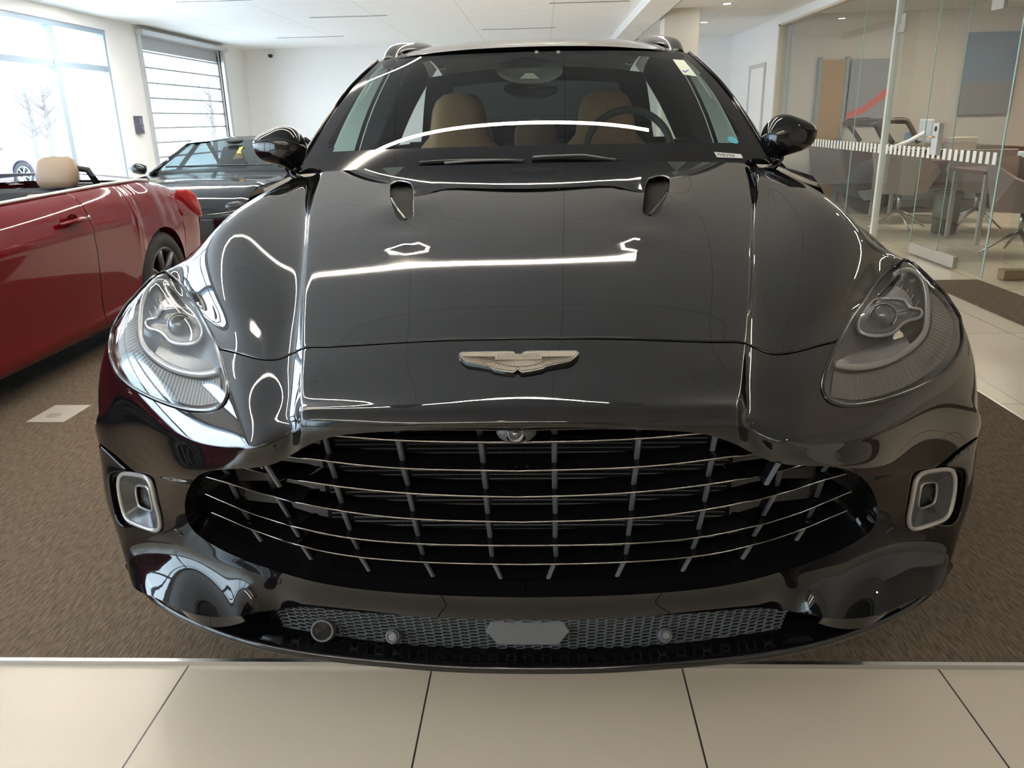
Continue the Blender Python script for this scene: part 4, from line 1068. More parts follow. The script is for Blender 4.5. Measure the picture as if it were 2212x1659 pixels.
for k in range(-17, 18):     # feather lines fanning from the middle
    a = k/17.; p0 = tb_(1110+a*250, 405-25*abs(a)); p1 = tb_(1110+a*640, 530-150*abs(a)**1.2)
    if not inside(p0, inner): continue
    lo, hi = 0., 1.6
    for _ in range(24):
        md = (lo+hi)/2
        if inside((p0[0]+(p1[0]-p0[0])*md, p0[1]+(p1[1]-p0[1])*md), inner): lo = md
        else: hi = md
    m.tube([bp(p0[0]+(p1[0]-p0[0])*q*lo, p0[1]+(p1[1]-p0[1])*q*lo, .0036) for q in (.0, .5, .97)], .0004, 4)
m.build('feather_lines', mat('badge_line', (.10, .085, .065), .4, .3), BD)
m = MB(); m.tube([bp(*tb_(1110+330*math.cos(t), 345-138*math.sin(t)), .0037) for t in np.linspace(PI*1.02, PI*1.98, 30)], .0005, 4); m.build('arc_line', mat('badge_line'), BD)
c4_ = [tb_(865, 356), tb_(1355, 356), tb_(1355, 412), tb_(865, 412)]; hw_ = (c4_[1][0]-c4_[0][0])/2; yt_ = c4_[0][1]; yl_ = c4_[2][1]
blate('name_plate', [(-hw_, yt_), (hw_, yt_), (hw_, yl_), (-hw_, yl_)][::-1], .003, .0042, bronze, .995)
lettering('lettering', 'ASTON MARTIN', bp(0, (yt_+yl_)/2, .0044), uB, vB*((yt_-yl_)*.80/(hw_*1.84*.088)), hw_*1.84, mat('badge_ink', (.02, .016, .012), .4), BD, 1.1, curve_fn=lambda x: 0)
# ================================================================ other cars
def wheels_for(root, xs, ys, R=.33, rim=None, cx=0):
    for y in ys:
        for s in (-1, 1):
            e = bpy.data.objects.new('wheel', None); link(e, root); x = s*xs
            MB().lathe([(R*.66, -.10), (R*.9, -.115), (R, -.09), (R, .09), (R*.9, .115), (R*.70, .105), (R*.66, .08)], (x, y, R), (s, 0, 0), 40).build('tyre', mat('tyre_rubber', (.02, .02, .02), .75), e, True)
            m = MB(); m.lathe([(R*.66, -.09), (R*.66, .07), (R*.70, .10), (R*.655, .104), (R*.61, .08), (R*.60, -.08)], (x, y, R), (s, 0, 0), 40)
            for k in range(7):
                a = 2*PI*k/7; c, q = math.cos(a), math.sin(a)
                m.tube([(x+s*.06, y+c*.03, R+q*.03), (x+s*.085, y+c*R*.35, R+q*R*.35), (x+s*.085, y+c*R*.64, R+q*R*.64)], [.025, .02, .026], 6)
            m.lathe([(.05, .03), (.05, .08), (.0001, .09)], (x, y, R), (s, 0, 0), 16)
            m.build('rim', rim or silver, e, True)
def body_shell(root, name, st, m_, arches=(), R=.36, gap=None):
    """st: stations (y, half width, sill z, shoulder z, deck z, deck half width). arches: y of wheel centres"""
    S = np.array(st); ys = sorted(set(list(np.linspace(S[0, 0], S[-1, 0], 90))+[a+R*math.cos(t) for a in arches for t in np.linspace(0, PI, 25)]))
    V = natspline(S[:, 0], S[:, 1:], np.array(ys)) if False else np.stack([np.interp(ys, S[:, 0], S[:, k]) for k in range(1, 6)], 1)
    for _ in range(3): V[1:-1] = (V[:-2]+2*V[1:-1]+V[2:])/4
    G = []
    for y, (w, zs, zsh, zd, dw) in zip(ys, V):
        zl = zs
        for a in arches:
            if abs(y-a) < R: zl = max(zl, R*.92+math.sqrt(R*R-(y-a)**2))
        row = []
        prof = [(w-.035, 0), (w-.008, .10), (w+.002, .35), (w+.004, .6), (w-.004, .80), (w-.020, .93), (w-.055, 1.0)]
        for x, t in prof: row.append((x, y, zl+(zsh-zl)*t))
        row += [((w-.055)*(1-q)+dw*q, y, zsh+(zd-zsh)*(math.sin(q*PI/2))) for q in (.35, .7, 1)]
        row += [(dw*q, y, zd+.02*(1-q*q)) for q in (.66, .33, 0)]
        G.append(row)
    full = [r+[(-x, y, z) for x, y, z in r[-2::-1]] for r in G]
    return MB().grid(full, flip=True).build(name, m_, root, True)
def end_cap(root, name, y, w, zs, zt, bulge, m_):
    G = []
    for t in np.linspace(0, 1, 9):
        z = zs+(zt-zs)*t; ww = w*(1-.06*abs(2*t-1)**3)
        G.append([(x*ww, y+bulge*math.sin(t*PI)**.5*(1-x*x*.55)-bulge*.0, z) for x in np.linspace(-1, 1, 21)])
    return MB().grid(G, flip=(bulge < 0)).build(name, m_, root, True)
def closed_car(name, loc, rz, label, cat, paint_, gls, L=4.5, W=.92, H=1.42, zs=.22, zh=.92, roof=(.30, .42, .72, .86), R=.36, rail=False, group=None):
    """ordinary closed car: nose at y=0, tail at y=L"""
    r = empty(name, loc, rz, label, cat, group)
    yb, yt0, yt1, yr = [L*k for k in roof]
    st = [(0.03, W*.80, zs+.03, .52, .58, W*.55), (.12, W*.90, zs, .60, .68, W*.62), (.45, W*.97, zs, .74, .80, W*.72), (yb, W, zs, zh-.04, zh, W*.86), (L*.5, W, zs, zh, zh+.01, W*.86), (yr, W*.99, zs, zh, zh+.02, W*.84), (L-.15, W*.93, zs+.03, zh-.06, zh, W*.75), (L-.03, W*.84, zs+.06, zh-.14, zh-.06, W*.7)]
    body_shell(r, 'body', st, paint_, (L*.19, L*.80), R)
    end_cap(r, 'nose', .03, W*.80, zs+.04, .585, -.05, paint_); end_cap(r, 'tail', L-.03, W*.84, zs+.06, zh-.07, .05, paint_)
    for s in (-1, 1):
        MB().lathe([(.10, 0), (.09, .03), (.05, .05), (.0001, .055)], (s*W*.66, .06, .60), (s*.2, -1, .25), 20, .55).build('headlight', lensm, r, True)
        MB().lathe([(.10, 0), (.09, .03), (.0001, .04)], (s*W*.68, L-.02, zh-.20), (s*.3, 1, 0), 16, .6).build('tail_lamp', mat('tail_red', (.5, .02, .02), .2), r, True)
    MB().box((-W*.45, -.045, zs+.12), (W*.45, .0, .5)).build('radiator_grille', matte, r, bevel=.01)
    # greenhouse
    def sec(y, z, w): return [(w*math.sin(t*PI/2) if abs(t) < 1 else w*np.sign(t), y, z-.03*abs(t)**3) for t in np.linspace(-1, 1, 17)]
    top_w = W*.66; base_w = W*.84
    G = [[(x*(base_w+(top_w-base_w)*t), yb+(yt0-yb)*t+.10*x*x*(1-.5*t), zh+(H-.02-zh)*t+.02*math.sin(t*PI)-.02*x*x) for x in np.linspace(-1, 1, 17)] for t in np.linspace(0, 1, 7)]
    MB().grid(G).build('windscreen', gls, r, True)
    G = [[(x*top_w, y+.06*x*x*(1 if y < L*.5 else -1), H-.02+.035*math.sin((y-yt0)/(yt1-yt0)*PI)-.03*x*x) for x in np.linspace(-1, 1, 17)] for y in np.linspace(yt0, yt1, 9)]
    MB().grid(G, flip=True).build('roof', paint_, r, True)
    G = [[(x*(top_w+(base_w*.96-top_w)*t), yt1+(yr-yt1)*t-.08*x*x, H-.02+(zh+.02-H)*t-.02*x*x) for x in np.linspace(-1, 1, 17)] for t in np.linspace(0, 1, 6)]
    MB().grid(G, flip=True).build('rear_window', gls, r, True)
    for s in (-1, 1):
        lo = [(s*base_w*1.0, y, zh+.005) for y in (yb+.1, L*.42, L*.5, L*.6, yr-.08)]
        hi = [(s*top_w, y, H-.045) for y in (yt0+.06, yt0+.06+(yt1-yt0)*.25, yt0+(yt1-yt0)*.5, yt0+(yt1-yt0)*.75, yt1-.08)]
        MB().grid([lo, hi], flip=(s < 0)).build('side_window', gls, r, True)
        MB().tube([lo[0], hi[0]], .022, 6).tube(hi, .02, 6).tube([hi[-1], lo[-1]], .03, 6).tube([lo[2], hi[2]], .025, 6).build('window_frame', gloss if paint_ is not None else gloss, r, True)
        MB().lathe([(.001, 0), (.07, .02), (.09, .07), (.085, .13), (.04, .19), (.001, .2)], (s*(W*.95), yb+.28, zh+.05), (s, 0, .15), 16, .7).build('door_mirror', paint_, r, True)
        if rail: MB().tube([(s*top_w*.92, yt0+.3, H), (s*top_w*.92, yt0+.4, H+.07), (s*top_w*.92, yt1-.3, H+.07), (s*top_w*.92, yt1-.2, H)], .016, 6).build('roof_rail', gloss, r, True)
    wheels_for(r, W-.12, (L*.19, L*.80), R*.92)
    return r
# ---- dark coupe behind, facing the camera
dk = mat('coupe_black', (.006, .006, .007), .06, 0, .5)
gd = glass('coupe_glass', (.35, .40, .40), 1.5, 0, .03)
r = closed_car('coupe', (-3.52, 7.55, 0), math.radians(2), 'low black coupe parked behind the red convertible, nose towards the camera', 'car', dk, gd, L=4.6, W=.95, H=1.20, zh=.83, roof=(.31, .50, .66, .84), R=.37)
def inn(p): return p
for x in (-.38, .38):
    e = bpy.data.objects.new('seat', None); link(e, r)
    MB().grid([[(x+w*math.cos(a), 3.0+.2*(z-.5)+d*math.sin(a), z) for a in np.linspace(0, 2*PI, 20, endpoint=False)] for z, w, d in ((.4, .24, .08), (.8, .25, .08), (.92, .17, .06), (1.0, .14, .05), (1.08, .11, .04), (1.1, .01, .01))], True).build('backrest', matte, e, True)
MB().box((-.8, 1.6, .55), (.8, 2.0, .86)).build('dashboard', matte, r)
MB().box((-.8, 1.5, .3), (.8, 3.9, .42)).build('cabin_floor', matte, r)
MB().lathe([(.001, 0), (.1, .01), (.1, .03), (.001, .04)], (0, 2.15, 1.17), (0, -1, -.1), 20, .35).build('rear_view_mirror', matte, r, True)
G = [(.12, 1.93, 1.10), (.17, 1.93, 1.11), (.13, 1.92, 1.06), (.16, 1.90, .98), (.03, 1.90, .97), (.08, 1.92, 1.04)]
MB().add([(x, y-.02, z) for x, y, z in G], [tuple(range(6))]).build('window_tag', mat('tag_amber', (.65, .42, .10), .6), r)
MB().tube([(-.55, 1.40, .925), (.1, 1.32, .93), (.62, 1.44, .925)], .01, 6).build('wiper', matte, r)
# ---- cars out in the yard
sv = mat('yard_silver', (.42, .47, .52), .3, .3); bl_ = mat('yard_blue', (.10, .16, .24), .3, .2)
closed_car('suv', (-13.5, 15.2, -.15), math.radians(112), 'pale estate car with dark windows in the yard, seen over the front headrests', 'car', sv, gd, L=4.6, W=.92, H=1.60, zh=1.02, roof=(.27, .38, .90, .97), R=.38)
closed_car('suv', (-17.4, 19.5, -.15), math.radians(100), 'blue roof-racked car in the yard beyond the pale estate car', 'car', bl_, gd, L=4.7, W=.95, H=1.75, zh=1.05, roof=(.27, .38, .92, .98), R=.38, rail=True)
closed_car('suv', (-14.6, 22.5, -.15), math.radians(170), 'dark car in the yard showing red lamps beside the building pier', 'car', mat('yard_plum', (.16, .12, .20), .3, .2), gd, L=4.6, W=.92, H=1.62, zh=1.02, roof=(.27, .38, .90, .97), R=.38)
# ---- red convertible, tail away from the camera
red = mat('red_paint', (.125, .002, .007), .05, 0, .42)
RC = empty('convertible', (-3.49, 0, 0), 0, 'red convertible with tan seats and folded roof beside the window wall', 'car')
stn = [(1.62, .70, .25, .45, .52, .5), (1.75, .80, .20, .58, .64, .6), (2.1, .87, .17, .74, .78, .66), (2.9, .885, .17, .93, .955, .74), (3.6, .89, .17, .95, .975, .755), (4.4, .89, .17, .965, .99, .76), (5.0, .89, .17, .975, 1.0, .76), (5.5, .885, .18, .965, .995, .74), (5.9, .88, .21, .90, .955, .68), (6.1, .89, .26, .83, .92, .60), (6.19, .87, .30, .76, .86, .52), (6.26, .80, .32, .66, .80, .5)]
def red_shell():
    S = np.array(stn); R = .355; arches = (2.42, 5.46)
    ys = sorted(set([round(v, 5) for v in list(np.linspace(S[0, 0], S[-1, 0], 110))+[a+R*math.cos(t) for a in arches for t in np.linspace(0, PI, 31)]+[3.0, 5.06, 4.615, 4.622]]))
    V = np.stack([np.interp(ys, S[:, 0], S[:, k]) for k in range(1, 6)], 1)
    for _ in range(6): V[1:-1] = (V[:-2]+2*V[1:-1]+V[2:])/4
    G = []
    for y, (w, zs, zsh, zd, dw) in zip(ys, V):
        zl = zs; fl = 0
        for a in arches:
            if abs(y-a) < R: zl = max(zl, .33+math.sqrt(R*R-(y-a)**2))
            fl += .018*math.exp(-((y-a)/.42)**2)
        row = []
        prof = [(-.055, 0), (-.02, .05), (-.028, .11), (-.030, .20), (-.012, .40), (.0, .60), (-.002, .72), (.006, .765), (-.008, .80), (-.022, .88), (-.045, .95), (-.085, 1.0)]
        for dx, t in prof:
            z = zl+(zsh-zl)*t; tt = (z-zs)/(zsh-zs); d = np.interp(tt, [p[1] for p in prof], [p[0] for p in prof])
            row.append((w+d+fl*max(0, min(1, (.85-tt)/.25)), y, z))
        for q in (.4, .75, 1): row.append(((w-.085)*(1-q)+dw*q, y, zsh+(zd-zsh)*math.sin(q*PI/2)))
        G.append(row)
    return np.array(ys), G
ys_, G_ = red_shell()
def piece(name, y0, y1, label=None):
    I = [i for i, y in enumerate(ys_) if y0-1e-6 <= y <= y1+1e-6]; o = MB().grid([G_[i] for i in I], flip=True).build(name, red, RC, True)
    if label: o['label'] = label
    return o
for a, b, n in ((1.6, 3.0, 'front_wing'), (3.0, 4.615, 'door'), (4.622, 6.2, 'rear_wing')):
    o = piece(n, a, b); mirror_x(o)
# handle
hd = bpy.data.objects.new('door_handle', None); link(hd, RC)
MB().tube([(.888, 4.30, .845), (.915, 4.36, .85), (.92, 4.47, .855), (.905, 4.56, .857)], [.012, .017, .018, .014], 10, flat=.8).build('grip', red, hd, True)
MB().lathe([(.013, 0), (.013, .004), (.0001, .005)], (.918, 4.545, .857), (1, .1, 0), 16).build('lock', silver, hd, True)
MB().lathe([(.055, 0), (.05, -.004), (.001, -.02)], (.893, 4.42, .86), (1, 0, 0), 24, .55).build('recess', mat('red_dark', (.12, .002, .006), .2), hd, True)
# decks, tail and nose
def deck(name, y0, y1, m_, zoff=0, inset=0, n=14, crown=.03):
    G = []
    for y in np.linspace(y0, y1, n):
        k = int(np.argmin(abs(ys_-y))); r_ = G_[k][-1]; w = r_[0]-inset
        G.append([(x*w, y, r_[2]+zoff+crown*(1-x*x)) for x in np.linspace(-1, 1, 15)])
    return MB().grid(G, flip=True).build(name, m_, RC, True)
deck('bonnet', 1.62, 2.98, red); deck('boot_lid', 5.80, 6.24, red, .0)
ton = mat('tonneau_cloth', (.055, .055, .065), .6)
deck('roof_cover', 5.38, 5.82, ton, .02, -.01, crown=.05)
o = MB().tube([(G_[k][-1][0]+.012, y, G_[k][-1][2]+.008) for k, y in enumerate(ys_) if 3.0 <= y <= 5.72], .010, 6).build('belt_moulding', mat('satin_alu', (.65, .66, .62), .3, .8), RC, True); mirror_x(o)
end_cap(RC, 'tail', 6.24, .80, .32, .81, .05, red); end_cap(RC, 'nose', 1.64, .70, .25, .53, -.07, red)
for s in (-1, 1):
    P = [U(x, y, Y=Y) for x, y, Y in ((404, 409, 5.98), (419, 417, 6.05), (428, 431, 6.11), (438, 466, 6.15), (425, 455, 6.08), (411, 432, 6.0))]
    P = [(s*(p[0]+3.49-.004), p[1], p[2]) for p in curve(P, 24, True)]; cL = np.mean(P, 0)
    MB().grid([[cL+np.array([s*.012, .01, 0])]*24, [np.array(p)*.6+cL*.4+np.array([s*.010, .008, 0]) for p in P], P, [(x-s*.07, y-.03, z) for x, y, z in P]], True).build('tail_lamp', mat('lamp_red', (.42, .04, .045), .15), RC, True)
wheels_for(RC, .775, (2.42, 5.46), .325, mat('dark_rim', (.12, .12, .13), .4, .6))
MB().box((-.80, 1.8, .18), (.80, 6.05, .34)).build('floor_pan', matte, RC)
for a in (2.42, 5.46): MB().box((-.70, a-.36, .30), (.70, a+.36, .72)).build('wheel_house', matte, RC)
cab = mat('cabin_dark', (.03, .03, .032), .6); tan2 = mat('beige_leather', (.26, .19, .13), .5)
MB().box((-.74, 3.0, .30), (.74, 5.40, .45)).box((-.76, 3.0, .3), (-.70, 5.40, .95)).box((.70, 3.0, .3), (.76, 5.40, .95)).box((-.74, 2.95, .3), (.74, 3.35, .92)).build('cabin_tub', cab, RC)
MB().box((.69, 3.4, .5), (.704, 4.95, .90)).build('door_card', tan2, RC)
def seat2(x, y, name, hz, hw=.125, base=.42):
    e = bpy.data.objects.new(name, None); link(e, RC)
    def blob(z0, prof, yy): return [[(x+w*np.sign(math.cos(a))*abs(math.cos(a))**.55, yy+.18*(z-base)+d*np.sign(math.sin(a))*abs(math.sin(a))**.7, z) for a in np.linspace(0, 2*PI, 28, endpoint=False)] for z, w, d in prof]
    MB().grid(blob(0, [(base, .24, .07), (base+.2, .25, .08), (hz-.22, .24, .075), (hz-.16, .20, .06), (hz-.155, .01, .01)], y), True).build('backrest', tan2, e, True)
    MB().grid(blob(0, [(hz-.12, .01, .01), (hz-.118, hw*.85, .045), (hz-.08, hw, .06), (hz-.02, hw*1.0, .062), (hz+.05, hw*.88, .05), (hz+.072, hw*.6, .03), (hz+.075, .01, .01)], y), True).build('headrest', tan2, e, True)
    MB().tube([(x-.16, y-.02, base+.02), (x-.16, y-.48, base+.03)], .07, 8).tube([(x+.16, y-.02, base+.02), (x+.16, y-.48, base+.03)], .07, 8).box((x-.16, y-.5, base-.06), (x+.16, y, base+.09)).build('cushion', tan2, e, True)
for x in (-.36, .36): seat2(x, 3.74, 'front_seat', 1.13)
for x in (-.32, .34): seat2(x, 5.16, 'rear_seat', 1.10, .135)
MB().box((-.66, 5.24, .45), (.66, 5.40, .97)).build('rear_bench_back', cab, RC, bevel=.02)
# belt guide on the front seat and roll hoops behind the rear rests
for x in (-.36, .36):
    MB().tube([(x+.20, 4.02, .78), (x+.195, 4.07, .98), (x+.18, 4.08, 1.05), (x+.14, 4.08, 1.06)], [.05, .055, .045, .03], 10, flat=.5).tube([(x+.21, 4.08, 1.03), (x+.22, 4.24, .96), (x+.22, 4.28, .93)], .014, 8).build('belt_guide', matte, RC, True)
    MB().tube([(x-.12, 5.42, .95), (x-.11, 5.41, 1.06), (x, 5.40, 1.10), (x+.12, 5.40, 1.08), (x+.16, 5.43, .97)], .022, 8).build('roll_hoop', matte, RC, True)
MB().grid([[(x*.72, 2.98+.1*x*x, .96) for x in np.linspace(-1, 1, 13)], [(x*.60, 3.42+.1*x*x, 1.34) for x in np.linspace(-1, 1, 13)]]).build('windscreen', glass('plain_glass', (.85, .92, .9)), RC, True)
MB().tube([(x*.60, 3.42+.1*x*x, 1.34) for x in np.linspace(-1, 1, 13)], .02, 6).tube([(-.72, 3.08, .96), (-.60, 3.52, 1.34)], .02, 6).tube([(.72, 3.08, .96), (.60, 3.52, 1.34)], .02, 6).build('windscreen_frame', red, RC, True)
# ================================================================ flank wall with the glass office, column, far wall pieces
m = MB(); T = .18
m.box((XR, 13.16, -.1), (XR+T, YB, ZC)); m.box((XR, 6.62, 2.60), (XR+T, 13.16, ZC)); st(m.build('wall_right', white))
st(MB().box((XR-.005, 13.12, 0), (XR+.1, 13.2, 2.60)).box((XR-.005, 6.62, 2.575), (XR+.1, 13.2, 2.605)).build('trim_2', mat('beige_frame', (.62, .56, .46), .4)))
# blank door in the white part
st(MB().box((XR-.03, 13.75, 0), (XR-.001, 13.81, 2.05)).box((XR-.03, 14.7, 0), (XR-.001, 14.76, 2.05)).box((XR-.03, 13.75, 2.05), (XR-.001, 14.76, 2.11)).build('trim_3', mat('door_frame_paint', (.62, .57, .54), .5)))
st(MB().box((XR-.012, 13.81, 0), (XR, 14.7, 2.05)).build('door_2', white))
t = empty('wall_switch', (XR-.012, 15.2, 1.25), 0, 'small grey wall switch plate beside the white door', 'switch'); MB().box((-.01, -.04, -.09), (.01, .04, .09)).build('plate', mat('switch_grey', (.25, .27, .30), .4), t, bevel=.004); MB().box((-.016, -.012, -.03), (-.009, .012, .03)).build('rocker', mat('switch_rocker', (.5, .5, .5), .4), t)
og = glass('office_glass', (.86, .91, .89), 1.5, 0, 0)
edge = mat('glass_edge', (.30, .45, .40), .15, 0, .8)
post = mat('pale_post', (.62, .65, .60), .3, .1)
OG = empty('glass_partition', (XR+.05, 0, 0), 0, 'frameless glass office partition with rows of small white squares', 'glass partition')
for a, b in ((6.66, 8.03), (8.05, 8.93), (8.98, 9.84), (9.86, 13.12)):
    MB().add([(0, a, .0), (0, b, .0), (0, b, 2.58), (0, a, 2.58)], [(0, 1, 2, 3)]).build('pane', og, OG)
for y, w, mm in ((6.665, .010, edge), (7.48, .003, edge), (8.04, .004, edge), (9.85, .005, edge)): MB().box((-.004, y-w, 0), (.003, y+w, 2.58)).build('joint', mm, OG)
MB().box((-.03, 8.93, 0), (.03, 8.98, 2.58)).build('post', post, OG)
MB().box((-.02, 7.12, 0), (.02, 8.0, .10)).build('bottom_rail', mat('brushed_alu', (.62, .60, .57), .3, .85), OG)
for y0 in (7.05, 8.85):
    MB().box((-.015, y0-.09, 2.08), (.015, y0+.09, 2.16)).box((-.015, y0-.09, 2.16), (.015, y0+.01, 2.25)).build('patch_hinge', mat('brushed_alu'), OG)
sq = mat('frosted_square', (.72, .72, .66), .6)
y = 6.72
while y < 12.6:
    if not (8.90 < y < 9.0): MB().box((-.008, y, .905), (-.004, y+.055, 1.0)).build('frosted_square', sq, OG)
    y += .105
t = empty('door_lock', (XR+.03, 7.72, 0), 0, 'pale lock case with dark oval cylinder on the glass door', 'lock')
MB().box((-.03, -.05, .94), (.02, .06, 1.22)).build('case', mat('lock_case', (.60, .60, .60), .4, .3), t, bevel=.004); MB().lathe([(.024, 0), (.02, .006), (.0001, .008)], (-.03, 0, 1.17), (-1, 0, 0), 20).build('cylinder', matte, t, True)
MB().tube([(-.035, -.0, 1.10), (-.06, -.0, 1.10), (-.065, .09, 1.10)], .008, 8).build('lever', mat('brass', (.7, .5, .3), .3, .9), t, True)
# return of the partition towards the reader's side, on a low kerb
K = empty('glass_return', (0, 6.64, 0), 0, 'glass screen standing on a low bronze kerb at the office corner', 'glass screen')
MB().box((XR+.19, -.05, 0), (6.5, .05, .075)).build('kerb', mat('bronze_kerb', (.30, .23, .15), .35, .4), K)
MB().add([(XR+.19, 0, .075), (6.5, 0, .075), (6.5, 0, 2.59), (XR+.19, 0, 2.59)], [(0, 1, 2, 3)]).build('pane', og, K)
for x in (4.12, ): MB().box((x-.05, -.03, .075), (x+.05, .03, 2.59)).build('post', post, K)
x = XR+.22
while x < 5.4: MB().box((x, -.006, .905), (x+.055, -.002, 1.0)).build('frosted_square', sq, K); x += .105
st(MB().box((XR+T, 6.625, 2.605), (7, 6.8, ZC-.001)).build('trim_4', white))
# office shell
ow = mat('office_wall', (.60, .54, .48), .7)
st(MB().box((XR+T, 13.0, -.1), (14, 13.2, ZC)).build('wall_office_back', ow))
st(MB().box((9.5, -7, -.1), (9.7, 13.2, ZC)).build('wall_office_side', ow))
st(MB().box((XR, YF, 0), (XR+.1, 2.2, ZC)).build('wall_right_near', ow))
st(MB().box((4.9, 12.90, 0), (9.5, 13.0, .16)).build('baseboard_office', white))
P0 = lambda x, y, Y: U(x, y, Y=Y)
wd = mat('maple_door', (.36, .20, .065), .45)
a = P0(1776, 130, 12.98); b = P0(1832, 120, 12.98)
st(MB().box((a[0], 12.94, 0), (b[0]-.03, 12.99, a[2])).build('door_3', wd))
st(MB().box((a[0]-.05, 12.93, 0), (a[0]-.001, 12.995, a[2]+.04)).box((b[0]-.029, 12.93, 0), (b[0]+.02, 12.995, a[2]+.04)).build('trim_5', mat('steel_frame', (.25, .28, .28), .5)))
def picture(name, label, x0, y0, x1, y1, Y, m_, frame):
    A = P0(x0, y0, Y); B = P0(x1, y1, Y); cx = (A[0]+B[0])/2; w = abs(B[0]-A[0])/2; h = abs(A[2]-B[2])/2
    t = empty(name, (cx, Y, (A[2]+B[2])/2), 0, label, 'poster'); MB().box((-w, -.02, -h), (w, 0, h)).build('panel', m_, t)
    return t, w, h
t, w, h = picture('wall_poster', 'grey poster with a red brush swoosh behind the glass, next to the wooden door', 1840, 128, 1914, 268, 12.95, mat('poster_grey', (.26, .26, .27), .5), None)
sw = [(-w, -h*.62), (-w*.3, -h*.45), (w*.3, -h*.15), (w, h*.25), (w, -.05*h), (w*.3, -h*.4), (-w*.3, -h*.68), (-w, -h*.82)]
MB().prism(sw, (0, -.021, 0), (1, 0, 0), (0, 0, 1), (0, -1, 0), .002).build('swoosh', mat('poster_red', (.60, .10, .09), .5), t)
MB().prism([(-w*.2, -h*.99), (w*.45, -h*.80), (w*.42, -h*.74), (-w*.22, -h*.94)], (0, -.021, 0), (1, 0, 0), (0, 0, 1), (0, -1, 0), .002).build('stroke', mat('poster_blue', (.14, .28, .36), .5), t)
t, w, h = picture('wall_picture', 'pale blue picture panel behind the glass above the desks', 2093, 70, 2180, 245, 12.95, mat('picture_blue', (.20, .24, .30), .5), None)
MB().box((-w, -.024, -h), (w, -.02, -h*.2)).build('lower_band', mat('picture_grey', (.25, .23, .23), .5), t)
st(MB().box((8.1, 11.0, .0), (9.5, 11.2, 2.5)).build('wall_dark_screen', mat('near_black', (.012, .012, .016), .35)))
# vintage brown car side-on in front of the far wall
br = mat('brown_paint', (.055, .030, .018), .25, 0, .5)
VC_ = empty('vintage_car', (0, 12.0, 0), 0, 'brown vintage car with upright soft-top frame beyond the glass office', 'vintage car')
def vx(x, y): p = U(x, y, Y=11.3); return (p[0], p[2])
body = [vx(*p) for p in ((1818, 308), (1850, 312), (1900, 313), (1985, 314), (2060, 312), (2150, 315), (2230, 322), (2240, 350), (2240, 400), (2180, 408), (1900, 408), (1826, 404), (1815, 350))]
body = [tuple(p) for p in curve(body, 60, True)]
MB().prism(body, (0, -.75, 0), (1, 0, 0), (0, 0, 1), (0, 1, 0), 1.4).build('body', br, VC_, bevel=.05, seg=3, angle=60)
fr = [vx(*p) for p in ((1897, 268), (1905, 262), (1955, 259), (1966, 262), (1976, 280), (1990, 308))]
for dy in (-.62, .55): MB().tube([(x, dy, z) for x, z in [vx(1934, 310), vx(1918, 285), vx(1901, 264)]]+[(x, dy, z) for x, z in fr[1:]], .035, 8).build('hood_frame', br, VC_, True)
MB().tube([(fr[0][0], -.62, fr[0][1]), (fr[0][0], .55, fr[0][1])], .035, 8).tube([(fr[3][0], -.62, fr[3][1]), (fr[3][0], .55, fr[3][1])], .035, 8).build('hood_bow', br, VC_, True)
q = [vx(1960, 288), vx(1974, 285), vx(1990, 308), vx(1960, 308)]
MB().add([(x, -.6, z) for x, z in q], [(0, 1, 2, 3)]).build('quarter_light', mat('sky_pane', (.25, .36, .55), .2), VC_)
MB().tube([(vx(1870, 320)[0], -.76, vx(1870, 320)[1]), (vx(2180, 325)[0], -.76, vx(2180, 325)[1])], .012, 6).build('chrome_strip', silver, VC_, True)
for x in (1880, 2170):
    c = vx(x, 395); MB().lathe([(.2, -.1), (.33, -.1), (.36, -.06), (.36, .06), (.33, .1), (.2, .1)], (c[0], -.70, .36), (0, -1, 0), 36).build('wheel', mat('tyre_rubber'), VC_, True)
